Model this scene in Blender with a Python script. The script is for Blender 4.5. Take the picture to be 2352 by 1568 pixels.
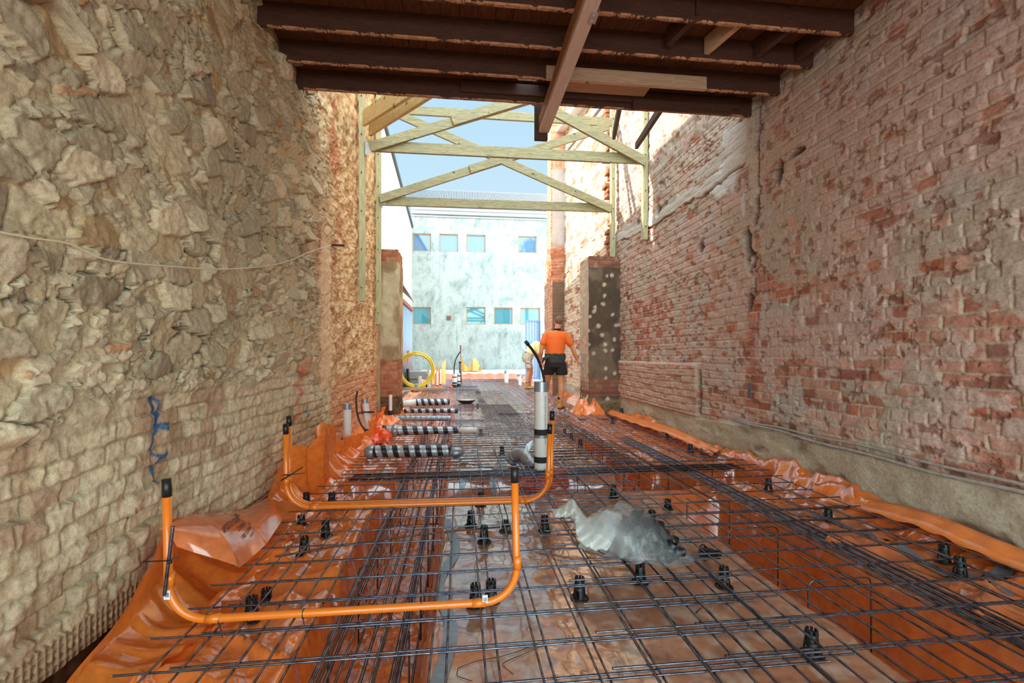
import bpy, math, random
import numpy as np
from mathutils import Vector, Matrix, Quaternion
random.seed(7); rng = np.random.default_rng(7)
SC = bpy.context.scene
COL = SC.collection
for o in list(bpy.data.objects): bpy.data.objects.remove(o)

# ------------------------------------------------------------------ camera
YAW = math.radians(6.44); CZ = 1.05
cam = bpy.data.cameras.new('camera'); camo = bpy.data.objects.new('camera', cam); COL.objects.link(camo)
cam.sensor_width = 36; cam.lens = 1045/2352*36; cam.shift_y = -(784-815)/2352*1.0
cam.clip_start = .02; cam.clip_end = 400
camo.location = (0, 0, CZ); camo.rotation_euler = (math.pi/2, 0, -YAW)
SC.camera = camo

# ------------------------------------------------------------------ sky, sun, exposure
SKY = 1.0; SUN = 5.6
w = bpy.data.worlds.new('sky'); SC.world = w; w.use_nodes = True
nt = w.node_tree; nt.nodes.clear()
tc = nt.nodes.new('ShaderNodeTexCoord'); sp = nt.nodes.new('ShaderNodeSeparateXYZ')
rp = nt.nodes.new('ShaderNodeValToRGB'); rq = nt.nodes.new('ShaderNodeValToRGB'); mx = nt.nodes.new('ShaderNodeMix'); mx.data_type = 'RGBA'; mx.blend_type = 'MULTIPLY'; mx.inputs[0].default_value = 1
bg = nt.nodes.new('ShaderNodeBackground'); ou = nt.nodes.new('ShaderNodeOutputWorld')
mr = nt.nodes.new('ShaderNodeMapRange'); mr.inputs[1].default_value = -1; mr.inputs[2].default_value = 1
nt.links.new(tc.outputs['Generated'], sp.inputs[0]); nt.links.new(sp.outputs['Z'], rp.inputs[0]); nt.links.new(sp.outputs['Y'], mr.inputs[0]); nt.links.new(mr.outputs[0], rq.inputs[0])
e = rp.color_ramp.elements                  # clear pale blue, whiter at the horizon
e[0].position = 0.0; e[0].color = (.38, .45, .50, 1)
e[1].position = 1.0; e[1].color = (.30, .40, .50, 1)
k = rp.color_ramp.elements.new(.22); k.color = (.32, .43, .50, 1)
k = rp.color_ramp.elements.new(.50); k.color = (.25, .385, .50, 1)
e = rq.color_ramp.elements                  # unseen sky behind the viewer, brightened to fill the interior with light
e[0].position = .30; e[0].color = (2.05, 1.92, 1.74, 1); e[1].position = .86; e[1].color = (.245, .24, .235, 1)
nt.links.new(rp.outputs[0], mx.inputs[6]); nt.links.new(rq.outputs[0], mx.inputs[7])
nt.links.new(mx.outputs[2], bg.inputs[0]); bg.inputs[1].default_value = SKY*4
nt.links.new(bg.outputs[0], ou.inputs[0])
sun = bpy.data.lights.new('sun', 'SUN'); sun.energy = SUN; sun.angle = .009; sun.color = (1, .93, .82)
suno = bpy.data.objects.new('sun', sun); COL.objects.link(suno)
SUND = Vector((1, -.45, -1.0)).normalized()
suno.rotation_euler = SUND.to_track_quat('-Z', 'Y').to_euler(); suno.location = (-5, 5, 14)
SC.view_settings.view_transform = 'Standard'; SC.view_settings.look = 'None'
SC.view_settings.exposure = 1.05; SC.view_settings.gamma = 1; SC.view_settings.use_curve_mapping = False

# ------------------------------------------------------------------ helpers
def lin(r, g, b):
    f = lambda c: (c/255/12.92) if c/255 <= .04045 else ((c/255+.055)/1.055)**2.4
    return (f(r), f(g), f(b))
sy, cy = math.sin(YAW), math.cos(YAW)
def ray(px, py):
    u = (px-1176)/1045; v = (815-py)/1045
    return Vector((sy+u*cy, cy-u*sy, v))
def atz(px, py, z=0.):            # where the sight line meets a level plane
    d = ray(px, py); t = (z-CZ)/d.z
    return Vector((d.x*t, d.y*t, z))
def atx(px, py, x):               # ... a plane along the room
    d = ray(px, py); t = x/d.x
    return Vector((x, d.y*t, CZ+d.z*t))
def aty(px, py, y):               # ... a plane across the room
    d = ray(px, py); t = y/d.y
    return Vector((d.x*t, y, CZ+d.z*t))

def tag(o, label=None, cat=None, group=None, kind=None):
    if label: o['label'] = label
    if cat: o['category'] = cat
    if group: o['group'] = group
    if kind: o['kind'] = kind
    return o
def empty(name, loc, label=None, cat=None, group=None, rz=0):
    o = bpy.data.objects.new(name, None); COL.objects.link(o)
    o.location = loc; o.rotation_euler = (0, 0, rz); o.empty_display_size = .05
    return tag(o, label, cat, group)

class MB:
    def __init__(s): s.v = []; s.f = []; s.sm = []
    def add(s, vs, fs, smooth=False):
        n = len(s.v); s.v += [tuple(p) for p in vs]; s.f += [tuple(i+n for i in f) for f in fs]; s.sm += [smooth]*len(fs); return s
    def box(s, c, d, R=None, bev=0):
        x, y, z = d[0]/2, d[1]/2, d[2]/2
        if bev:
            b = bev; V = []; 
            pts = []
            for sx in (-1, 1):
                for sy_ in (-1, 1):
                    for sz in (-1, 1):
                        pts.append((sx*(x-b), sy_*y, sz*(z-b))); pts.append((sx*x, sy_*(y-b), sz*(z-b))); pts.append((sx*(x-b), sy_*(y-b), sz*z))
            import bmesh
            bm = bmesh.new()
            for p in pts: bm.verts.new(p)
            bmesh.ops.convex_hull(bm, input=bm.verts)
            bm.verts.ensure_lookup_table()
            V = [v.co.copy() for v in bm.verts]; ix = {v: i for i, v in enumerate(bm.verts)}
            F = [[ix[v] for v in f.verts] for f in bm.faces]; bm.free()
        else:
            V = [Vector((i, j, k)) for i in (-x, x) for j in (-y, y) for k in (-z, z)]
            F = [(0, 1, 3, 2), (4, 6, 7, 5), (0, 4, 5, 1), (2, 3, 7, 6), (0, 2, 6, 4), (1, 5, 7, 3)]
        if R is not None: V = [R @ p for p in V]
        c = Vector(c); return s.add([p+c for p in V], F)
    def beam(s, a, b, w, h, up=(0, 0, 1), roll=0, bev=0):   # w across, h along 'up'
        a = Vector(a); b = Vector(b); d = (b-a); L = d.length; y = d.normalized()
        x = y.cross(Vector(up)).normalized(); z = x.cross(y)
        R = Matrix((x, y, z)).transposed()
        if roll: R = Matrix.Rotation(roll, 3, y) @ R
        return s.box((a+b)/2, (w, L, h), R, bev)
    def tube(s, path, r, n=10, cap=True, rad=None, flat=None):
        path = [Vector(p) for p in path]; m = len(path)
        T = []
        for i in range(m):
            a = path[max(i-1, 0)]; b = path[min(i+1, m-1)]; d = (b-a); T.append(d.normalized() if d.length > 1e-9 else Vector((0, 0, 1)))
        ref = Vector((0, 0, 1)) if abs(T[0].z) < .9 else Vector((1, 0, 0))
        x = (ref - T[0]*ref.dot(T[0])).normalized(); V = []
        for i in range(m):
            x = (x - T[i]*x.dot(T[i])).normalized(); y = T[i].cross(x)
            rr = r if rad is None else rad[i]
            for k in range(n):
                a = 2*math.pi*k/n; V.append(path[i] + x*math.cos(a)*rr + y*math.sin(a)*rr*(flat or 1))
        F = [(i*n+k, i*n+(k+1) % n, (i+1)*n+(k+1) % n, (i+1)*n+k) for i in range(m-1) for k in range(n)]
        s.add(V, F, True)
        if cap:
            b = len(s.v)-len(V); s.f += [tuple(b+k for k in reversed(range(n))), tuple(b+(m-1)*n+k for k in range(n))]; s.sm += [False, False]
        return s
    def cyl(s, a, b, r, n=16, r2=None): return s.tube([a, b], r, n, rad=[r, r if r2 is None else r2])
    def lathe(s, prof, c=(0, 0, 0), n=24, R=None):
        V = []; c = Vector(c)
        for r, z in prof:
            for k in range(n):
                a = 2*math.pi*k/n; p = Vector((r*math.cos(a), r*math.sin(a), z)); V.append((R @ p if R else p)+c)
        F = [(i*n+k, i*n+(k+1) % n, (i+1)*n+(k+1) % n, (i+1)*n+k) for i in range(len(prof)-1) for k in range(n)]
        return s.add(V, F, True)
    def ell(s, c, d, R=None, nu=16, nv=10):
        V = []; c = Vector(c)
        for i in range(nv+1):
            t = math.pi*i/nv
            for k in range(nu):
                a = 2*math.pi*k/nu; p = Vector((d[0]*math.sin(t)*math.cos(a), d[1]*math.sin(t)*math.sin(a), d[2]*math.cos(t)))
                V.append((R @ p if R else p)+c)
        F = [(i*nu+k, (i+1)*nu+k, (i+1)*nu+(k+1) % nu, i*nu+(k+1) % nu) for i in range(nv) for k in range(nu)]
        return s.add(V, F, True)
    def grid(s, P, smooth=True, close=False):   # P: rows of points
        m = len(P); n = len(P[0]); V = [p for r in P for p in r]
        F = [(i*n+k, (i+1)*n+k, (i+1)*n+(k+1) % n, i*n+(k+1) % n) for i in range(m-1) for k in range(n if close else n-1)]
        return s.add(V, F, smooth)
    def mesh(s, name, m):
        me = bpy.data.meshes.new(name); me.from_pydata(s.v, [], s.f); me.update()
        me.polygons.foreach_set('use_smooth', s.sm)
        if m is not None: me.materials.append(m)
        return me
    def obj(s, name, m, parent=None, loc=None):
        if parent is not None and loc is None:   # world-built geometry goes into the parent's frame
            M = Matrix.Translation(parent.location) @ parent.rotation_euler.to_matrix().to_4x4() if parent.parent is None else None
            if M is None:
                g = parent.parent; M = Matrix.Translation(g.location) @ g.rotation_euler.to_matrix().to_4x4() @ Matrix.Translation(parent.location)
            Mi = M.inverted(); s.v = [tuple(Mi @ Vector(p)) for p in s.v]
        o = bpy.data.objects.new(name, s.mesh(name, m)); COL.objects.link(o)
        if parent is not None: o.parent = parent
        elif loc is None and s.v:                 # origin at the thing's base
            a = np.array(s.v); c = Vector(((a[:, 0].min()+a[:, 0].max())/2, (a[:, 1].min()+a[:, 1].max())/2, a[:, 2].min()))
            o.data.transform(Matrix.Translation(-c)); o.location = c
        if loc is not None: o.location = loc
        return o
def copy_tree(o, parent=None):
    c = o.copy(); COL.objects.link(c); c.parent = parent
    for ch in o.children: copy_tree(ch, c)
    return c
def modify(o, kind, **kw):
    m = o.modifiers.new(kind.lower(), kind)
    for k, v in kw.items(): setattr(m, k, v)
    return o

# ------------------------------------------------------------------ numpy noise
def hsh(ix, iy, seed=0):
    h = (ix.astype(np.int64)*374761393 + iy.astype(np.int64)*668265263 + seed*1274126177) & 0xffffffff
    h = ((h ^ (h >> 13))*1274126177) & 0xffffffff
    h = ((h ^ (h >> 16))*2246822519) & 0xffffffff
    return ((h ^ (h >> 15)) & 0xffffff)/float(0xffffff)
def vn(x, y, seed=0):
    ix = np.floor(x); iy = np.floor(y); fx = x-ix; fy = y-iy
    fx = fx*fx*fx*(fx*(fx*6-15)+10); fy = fy*fy*fy*(fy*(fy*6-15)+10)
    a = hsh(ix, iy, seed); b = hsh(ix+1, iy, seed); c = hsh(ix, iy+1, seed); d = hsh(ix+1, iy+1, seed)
    return (a*(1-fx)+b*fx)*(1-fy)+(c*(1-fx)+d*fx)*fy
def fbm(x, y, o=4, seed=0):
    s = 0; a = .5; t = 0
    for i in range(o):
        s = s+a*vn(x*2**i+i*17.3, y*2**i+i*9.1, seed+i); t += a; a *= .5
    return s/t
def ss(a, b, x):
    t = np.clip((x-a)/(b-a), 0, 1); return t*t*(3-2*t)
def voro(x, y, seed=0, jit=.85):
    ix = np.floor(x); iy = np.floor(y)
    F1 = np.full(x.shape, 9.); F2 = np.full(x.shape, 9.); ID = np.zeros(x.shape); DX = np.zeros(x.shape); DY = np.zeros(x.shape)
    for i in (-1, 0, 1):
        for j in (-1, 0, 1):
            cx = ix+i; cy_ = iy+j
            px = cx+.5+(hsh(cx, cy_, seed)-.5)*jit; py = cy_+.5+(hsh(cx, cy_, seed+5)-.5)*jit
            dx = x-px; dy = y-py; d = np.sqrt(dx*dx+dy*dy); idh = hsh(cx, cy_, seed+9)
            c = d < F1
            F2 = np.where(c, F1, np.minimum(F2, d)); F1 = np.where(c, d, F1)
            ID = np.where(c, idh, ID); DX = np.where(c, dx, DX); DY = np.where(c, dy, DY)
    return F1, F2, ID, DX, DY
def mixc(A, B, t): return A*(1-t[..., None])+B*t[..., None]
def C(*a): return np.array(lin(*a))

# ------------------------------------------------------------------ materials
class NT:
    def __init__(s, name):
        s.m = bpy.data.materials.new(name); s.m.use_nodes = True; s.t = s.m.node_tree; s.t.nodes.clear()
        s.out = s.n('ShaderNodeOutputMaterial'); s.p = s.n('ShaderNodeBsdfPrincipled'); s.l(s.p.outputs[0], s.out.inputs[0])
    def n(s, t, **k):
        x = s.t.nodes.new(t)
        for a, b in k.items(): setattr(x, a, b)
        return x
    def l(s, a, b): s.t.links.new(a, b)
    def coord(s, sc=(1, 1, 1), kind='Object'):
        c = s.n('ShaderNodeTexCoord'); mp = s.n('ShaderNodeMapping'); mp.inputs['Scale'].default_value = sc
        s.l(c.outputs[kind], mp.inputs[0]); return mp.outputs[0]
    def noise(s, co, scale, detail=4, rough=.55, dist=0):
        x = s.n('ShaderNodeTexNoise'); x.inputs['Scale'].default_value = scale; x.inputs['Detail'].default_value = detail
        x.inputs['Roughness'].default_value = rough; x.inputs['Distortion'].default_value = dist
        s.l(co, x.inputs['Vector']); return x.outputs['Fac']
    def ramp(s, f, stops):
        r = s.n('ShaderNodeValToRGB'); e = r.color_ramp.elements
        while len(e) < len(stops): e.new(.5)
        for q, (p, c) in zip(e, stops): q.position = p; q.color = (*c, 1)
        s.l(f, r.inputs[0]); return r.outputs[0]
    def mix(s, a, b, f, bt='MIX'):
        x = s.n('ShaderNodeMix', data_type='RGBA', blend_type=bt)
        for v, k in ((f, 0), (a, 6), (b, 7)):
            if hasattr(v, 'links'): s.l(v, x.inputs[k])
            else: x.inputs[k].default_value = v if k == 0 else (*v, 1)
        return x.outputs[2]
    def bump(s, h, strength=.3, dist=.01):
        b = s.n('ShaderNodeBump'); b.inputs['Strength'].default_value = strength; b.inputs['Distance'].default_value = dist
        s.l(h, b.inputs['Height']); s.l(b.outputs[0], s.p.inputs['Normal']); return b
    def set(s, **k):
        for a, b in k.items(): s.p.inputs[a.replace('_', ' ')].default_value = b
def simple(name, c, rough=.6, metal=0, var=.12, scale=20, bump=.0, coat=0, alpha=None, spec=.5):
    t = NT(name); co = t.coord(); f = t.noise(co, scale)
    d = tuple(max(0, x*(1-var)) for x in c); u = tuple(min(1, x*(1+var)) for x in c)
    t.l(t.ramp(f, [(.3, d), (.7, u)]), t.p.inputs['Base Color'])
    t.set(Roughness=rough, Metallic=metal); t.p.inputs['Specular IOR Level'].default_value = spec
    if coat: t.p.inputs['Coat Weight'].default_value = coat
    if bump: t.bump(f, bump, .004)
    return t.m
def wood(name, c1, c2, rough=.65, sc=(14, 2.2, 14), knots=True, bump=.15):
    t = NT(name); co = t.coord(sc); f = t.noise(co, 2.2, 6, .6, 1.6)
    c = t.ramp(f, [(.28, c1), (.5, tuple((a+b)/2 for a, b in zip(c1, c2))), (.72, c2)])
    if knots:
        v = t.n('ShaderNodeTexVoronoi'); v.inputs['Scale'].default_value = 1.0; t.l(t.coord((5, 1.8, 5)), v.inputs['Vector'])
        kf = t.ramp(v.outputs['Distance'], [(.0, (1, 1, 1)), (.07, (1, 1, 1)), (.12, (0, 0, 0))])
        c = t.mix(c, tuple(x*.35 for x in c1), kf)
    t.l(c, t.p.inputs['Base Color']); t.set(Roughness=rough); t.bump(f, bump, .003); return t.m
def masonry(name, s1=55, s2=260, bumpd=.004, rough=.92, strength=.6):
    t = NT(name); a = t.n('ShaderNodeAttribute', attribute_name='tint')
    co = t.coord(); f = t.noise(co, s1, 6, .65); g = t.noise(co, s2, 3, .6)
    v = t.ramp(f, [(.25, (.62, .62, .62)), (.5, (1, 1, 1)), (.75, (1.25, 1.22, 1.18))])
    c = t.mix(a.outputs['Color'], v, 1.0, 'MULTIPLY')
    v2 = t.ramp(g, [(.3, (.8, .8, .8)), (.7, (1.12, 1.12, 1.12))]); c = t.mix(c, v2, 1.0, 'MULTIPLY')
    t.l(c, t.p.inputs['Base Color']); t.set(Roughness=rough); t.p.inputs['Specular IOR Level'].default_value = .2
    t.bump(f, strength, bumpd); return t.m
def surf(name, X, Y, Z, tint, m, extra=None, smooth=True):
    r, c = X.shape; V = np.stack([X, Y, Z], -1).reshape(-1, 3)
    idx = np.arange(r*c).reshape(r, c)
    F = np.stack([idx[:-1, :-1], idx[:-1, 1:], idx[1:, 1:], idx[1:, :-1]], -1).reshape(-1, 4)
    me = bpy.data.meshes.new(name); me.vertices.add(len(V)); me.vertices.foreach_set('co', V.ravel())
    me.loops.add(F.size); me.loops.foreach_set('vertex_index', F.ravel())
    me.polygons.add(len(F)); me.polygons.foreach_set('loop_start', np.arange(len(F))*4)
    me.update(calc_edges=True); me.validate()
    me.polygons.foreach_set('use_smooth', np.full(len(me.polygons), smooth))
    if tint is not None:
        A = me.color_attributes.new('tint', 'FLOAT_COLOR', 'POINT')
        t4 = np.ones((len(V), 4)); t4[:, :3] = np.clip(tint.reshape(-1, 3), 0, 1); A.data.foreach_set('color', t4.ravel())
    me.materials.append(m)
    o = bpy.data.objects.new(name, me); COL.objects.link(o); return o
# ================================================================== the shell: walls
M_stone = masonry('rubble_stone', 45, 240, .006)
M_brick = masonry('old_brick', 60, 280, .004)
XL, XR = -1.45, 2.88
def polyd(s, z, pts):                # distance to a stroke in wall coordinates
    D = np.full(s.shape, 9.)
    for (a, b), (c, d) in zip(pts[:-1], pts[1:]):
        vx, vy = c-a, d-b; L = vx*vx+vy*vy+1e-9
        t = np.clip(((s-a)*vx+(z-b)*vy)/L, 0, 1)
        D = np.minimum(D, np.hypot(s-a-t*vx, z-b-t*vy))
    return D
def wpts(pl, x): return [(atx(px, py, x).y, atx(px, py, x).z) for px, py in pl]
def blob(s, z, cs, cz_, rs, rz_, seed, edge=.35):
    d = np.sqrt(((s-cs)/rs)**2+((z-cz_)/rz_)**2)+(fbm(s*7, z*7, 4, seed)-.5)*edge*2.2
    return 1-ss(1-edge*.5, 1+edge*.3, d)

def bricks(s, z, bw, bh, seed, jx=.012, warp=.012):
    s = s+(fbm(s*2.2, z*2.2, 2, seed+3)-.5)*warp*2; z = z+(fbm(s*1.3, z*1.9, 3, seed+4)-.5)*warp*2.4
    row = np.floor(z/bh); half = (hsh(row, row*0, seed) > .62)
    w = np.where(half, bw*.5, bw); off = hsh(row, row*0+3, seed)*.03+np.where(np.mod(row, 2) > 0, .5, 0)*w
    c = (s+off)/w; ci = np.floor(c); fs = (c-ci)*w; fz = z-row*bh
    d = np.minimum(np.minimum(fs, w-fs), np.minimum(fz, bh-fz))
    return d, hsh(ci, row, seed+11), hsh(ci, row, seed+12), hsh(ci, row, seed+13), row

# ---- left wall: rubble stone over whitewashed brick
def left_fun(s, z):
    # stones
    wx = s+(fbm(s*4, z*4, 3, 1)-.5)*.10; wz = z+(fbm(s*4, z*4, 3, 2)-.5)*.07
    wz2 = wz - wx*.12
    F1, F2, ID, DX, DY = voro(wx/.21, wz2/.125, 3); e = F2-F1
    f1, f2, id2, dx2, dy2 = voro(wx/.085, wz2/.05, 13); e2 = f2-f1
    small = (ID > .5)
    E = np.where(small, e2, e); I = np.where(small, id2, ID*2 % 1); I2 = (I*7.31) % 1; I3 = (I*13.7) % 1
    body = ss(.03, .09, E+(fbm(s*30, z*30, 3, 8)-.5)*.08)
    amp = np.where(small, .018, .034)
    tilt = np.where(small, dx2, DX)*(I2-.5)*np.where(small, .03, .05)+np.where(small, dy2, DY)*(I3-.55)*np.where(small, .04, .07)
    prot = (I > .34)                                     # some stones stay buried in mortar
    h = 1.4*body*(amp*(.25+I2*.9)+tilt)*np.where(prot, 1, .25)
    rough = (fbm(s*11, z*11, 5, 20)-.5)*.030+(fbm(s*40, z*52, 3, 24)-.5)*.010
    h = h+rough
    gap = (1-ss(.0, .07, E))*ss(.52, .62, fbm(s*3, z*3, 3, 30))*(I3 > .3)
    h = h-gap*.055
    base = np.stack([np.full(s.shape, c) for c in lin(172, 160, 136)], -1)
    mort = C(198, 186, 156)
    st = np.where((I2 < .09)[..., None], C(184, 156, 118), np.where((I2 < .17)[..., None], C(156, 146, 128), np.where((I2 > .985)[..., None], C(184, 134, 98), np.where((I2 > .66)[..., None], C(208, 196, 170), C(184, 174, 152)))))
    st = st*(.88+.22*I3[..., None])
    col = mixc(np.broadcast_to(mort, base.shape), st, body*np.where(prot, .8, .2))
    col = col*(.82+.36*fbm(s*2, z*2, 4, 40))[..., None]
    col = mixc(col, C(58, 50, 40)*np.ones_like(col), np.clip(gap*1.2, 0, .9))
    och = ss(.62, .72, fbm(s*1.5+5, z*2.5, 4, 44)); col = mixc(col, C(176, 130, 78)*np.ones_like(col), och*.30)
    # far part is warmer and finer
    far = ss(4.4, 5.6, s+(fbm(s, z, 3, 50)-.5)*1.0)
    h2 = (fbm(s*7, z*9-s*3, 5, 52)-.5)*.080+(fbm(s*30, z*40, 3, 53)-.5)*.02
    col2 = mixc(np.broadcast_to(C(218, 188, 144), col.shape), np.broadcast_to(C(176, 136, 98), col.shape), ss(.42, .75, fbm(s*7, z*9-s*2, 4, 54)))
    red = ss(.62, .7, fbm(s*3, z*1.5, 4, 56))*(1-ss(5.6, 6.4, s)); col2 = mixc(col2, C(180, 92, 62)*np.ones_like(col), red*.7)
    h = h*(1-far*.8)+h2*far; col = mixc(col, col2, far*.9)
    # pale rendered strip beside the step
    strip = ss(4.85, 4.95, s)*(1-ss(5.25, 5.33, s))*(1-ss(2.1, 2.6, z)); col = mixc(col, C(232, 205, 172)*np.ones_like(col), strip*.8); h = h*(1-strip*.6)+strip*.01
    # brick courses low down, washed over
    zb = .82+(fbm(s*1.2, z*0, 3, 60)-.5)*.30
    br = 1-ss(zb-.04, zb+.04, z+(fbm(s*6, z*6, 3, 61)-.5)*.12)
    d, b1, b2, b3, row = bricks(s, z, .235, .085, 70, warp=.03)
    joint = 1-ss(.004, .014, d+(fbm(s*30, z*30, 3, 71)-.5)*.012)
    wash = ss(.36, .56, fbm(s*1.9, z*2.6, 4, 72))
    hb = (b1-.5)*.014-(joint*.010)*(.25+.75*(1-wash*.8))+(fbm(s*14, z*14, 5, 73)-.5)*.032+(b2 > .93)*-.025
    cb = mixc(np.broadcast_to(C(192, 174, 144), col.shape), np.broadcast_to(C(216, 203, 174), col.shape), wash)
    rb = ss(.55, .62, fbm(s*2.5+3, z*3, 4, 75))*(b3 > .45)*ss(4.2, 3.0, s); cb = mixc(cb, C(156, 110, 84)*np.ones_like(col), rb*.5)
    cb = mixc(cb, C(140, 128, 104)*np.ones_like(col), joint*.45)
    pk = ss(5.2, 5.6, s); cb = mixc(cb, C(206, 150, 112)*np.ones_like(col), pk*.8)
    h = h*(1-br)+hb*br; col = mixc(col, cb, br)
    # perforated vent bricks at the foot
    vb = ss(-.095, -.085, z)*(1-ss(.025, .035, z))*ss(1.0, 1.1, s)*(1-ss(3.9, 4.0, s))
    gx = np.mod(s, .028)-.014; gz = np.mod(z+.095, .030)-.015; hole = (np.hypot(gx, gz) < .0085)
    h = h*(1-vb)+vb*(.006-.05*hole); col = mixc(col, C(176, 148, 116)*np.ones_like(col), vb*.8)
    col = mixc(col, C(40, 30, 22)*np.ones_like(col), vb*hole)
    # earth face under the footing
    ud = 1-ss(-.12, -.09, z+(fbm(s*5, z*5, 3, 80)-.5)*.03)
    h = h-ud*(.10+.05*fbm(s*4, z*4, 4, 81)); col = mixc(col, C(92, 66, 44)*(.6+.8*fbm(s*9, z*9, 4, 82))[..., None], ud)
    # deep vertical joint where the wall steps
    cr = np.exp(-((s-5.36-(fbm(z*3, s*0, 3, 84)-.5)*.06)/.022)**2)*ss(.3, .5, z); h = h-cr*.07; col = mixc(col, C(70, 48, 34)*np.ones_like(col), cr*.8)
    h = h-.05*ss(5.34, 5.40, s)
    # sprayed marks
    for pl, wd, cc, st_ in (
        ([(369, 912), (383, 920), (386, 938), (373, 962), (369, 982), (381, 972), (398, 974), (392, 986), (378, 980), (362, 1000), (354, 1030), (364, 1043), (386, 1050), (392, 1040), (377, 1052), (372, 1072), (375, 1108)], .011, (28, 98, 148), .9),
        ([(366, 914), (372, 940), (369, 975)], .016, (20, 84, 140), .9),
        ([(316, 1168), (321, 1180), (318, 1190)], .007, (168, 30, 30), .9),
        ([(683, 845), (697, 860), (684, 885), (700, 900), (686, 925), (696, 945), (684, 968)], .032, (206, 104, 84), .6),
        ([(690, 765), (686, 800), (697, 820)], .02, (206, 110, 92), .4),
        ([(712, 925), (706, 945), (714, 952), (708, 960)], .012, (40, 104, 130), .7),
        ([(722, 868), (730, 885), (727, 905), (738, 912)], .010, (70, 124, 140), .5)):
        q = wpts(pl, XL+.02); D = polyd(s, z, q)+(fbm(s*40, z*40, 3, 90)-.5)*wd*.9
        col = mixc(col, C(*cc)*np.ones_like(col), (1-ss(wd*.5, wd*1.1, D))*st_)
    return h, np.clip(col*np.array([1.05, 1.0, .92]), 0, 1)

def axis_y(y0, y1, k, mx=.03):
    a = [y0]
    while a[-1] < y1: a.append(a[-1]+min(mx, max(.006, k*abs(a[-1]))))
    a[-1] = y1; return np.array(a)
ys = np.concatenate([np.arange(-1.5, 1.3, .05), axis_y(1.3, 8.5, .0032)]); zs = np.concatenate([np.arange(-.62, 3.7, .0085), np.arange(3.7, 6.3, .02)])
S, Z = np.meshgrid(ys, zs); h, tint = left_fun(S, Z)
wl = surf('wall_left', XL+h, S, Z, tint, M_stone); wl['kind'] = 'structure'
# body of the wall behind its face, up to the parapet that shades the far brickwork
b = MB()
tops = [(-1.5, 8.9), (5.2, 8.75), (8.5, 8.1)]
for (ya, za), (yb, zb2) in zip(tops[:-1], tops[1:]):
    x0, x1 = XL-.62, XL-.20
    b.add([(x0, ya, -1), (x1, ya, -1), (x1, ya, za), (x0, ya, za), (x0, yb, -1), (x1, yb, -1), (x1, yb, zb2), (x0, yb, zb2)],
          [(0, 1, 2, 3), (4, 7, 6, 5), (0, 3, 7, 4), (1, 5, 6, 2), (3, 2, 6, 7)])
b.box((XL-.1, 3.5, 7.3), (.30, 10, 2.1)); b.box((XL-.12, 8.47, 3.0), (.24, .04, 7.2))
M_core = simple('rubble_core', lin(178, 146, 108), .95, scale=9, var=.3, bump=.8)
b.obj('trim_1', M_core)['kind'] = 'structure'

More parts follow.
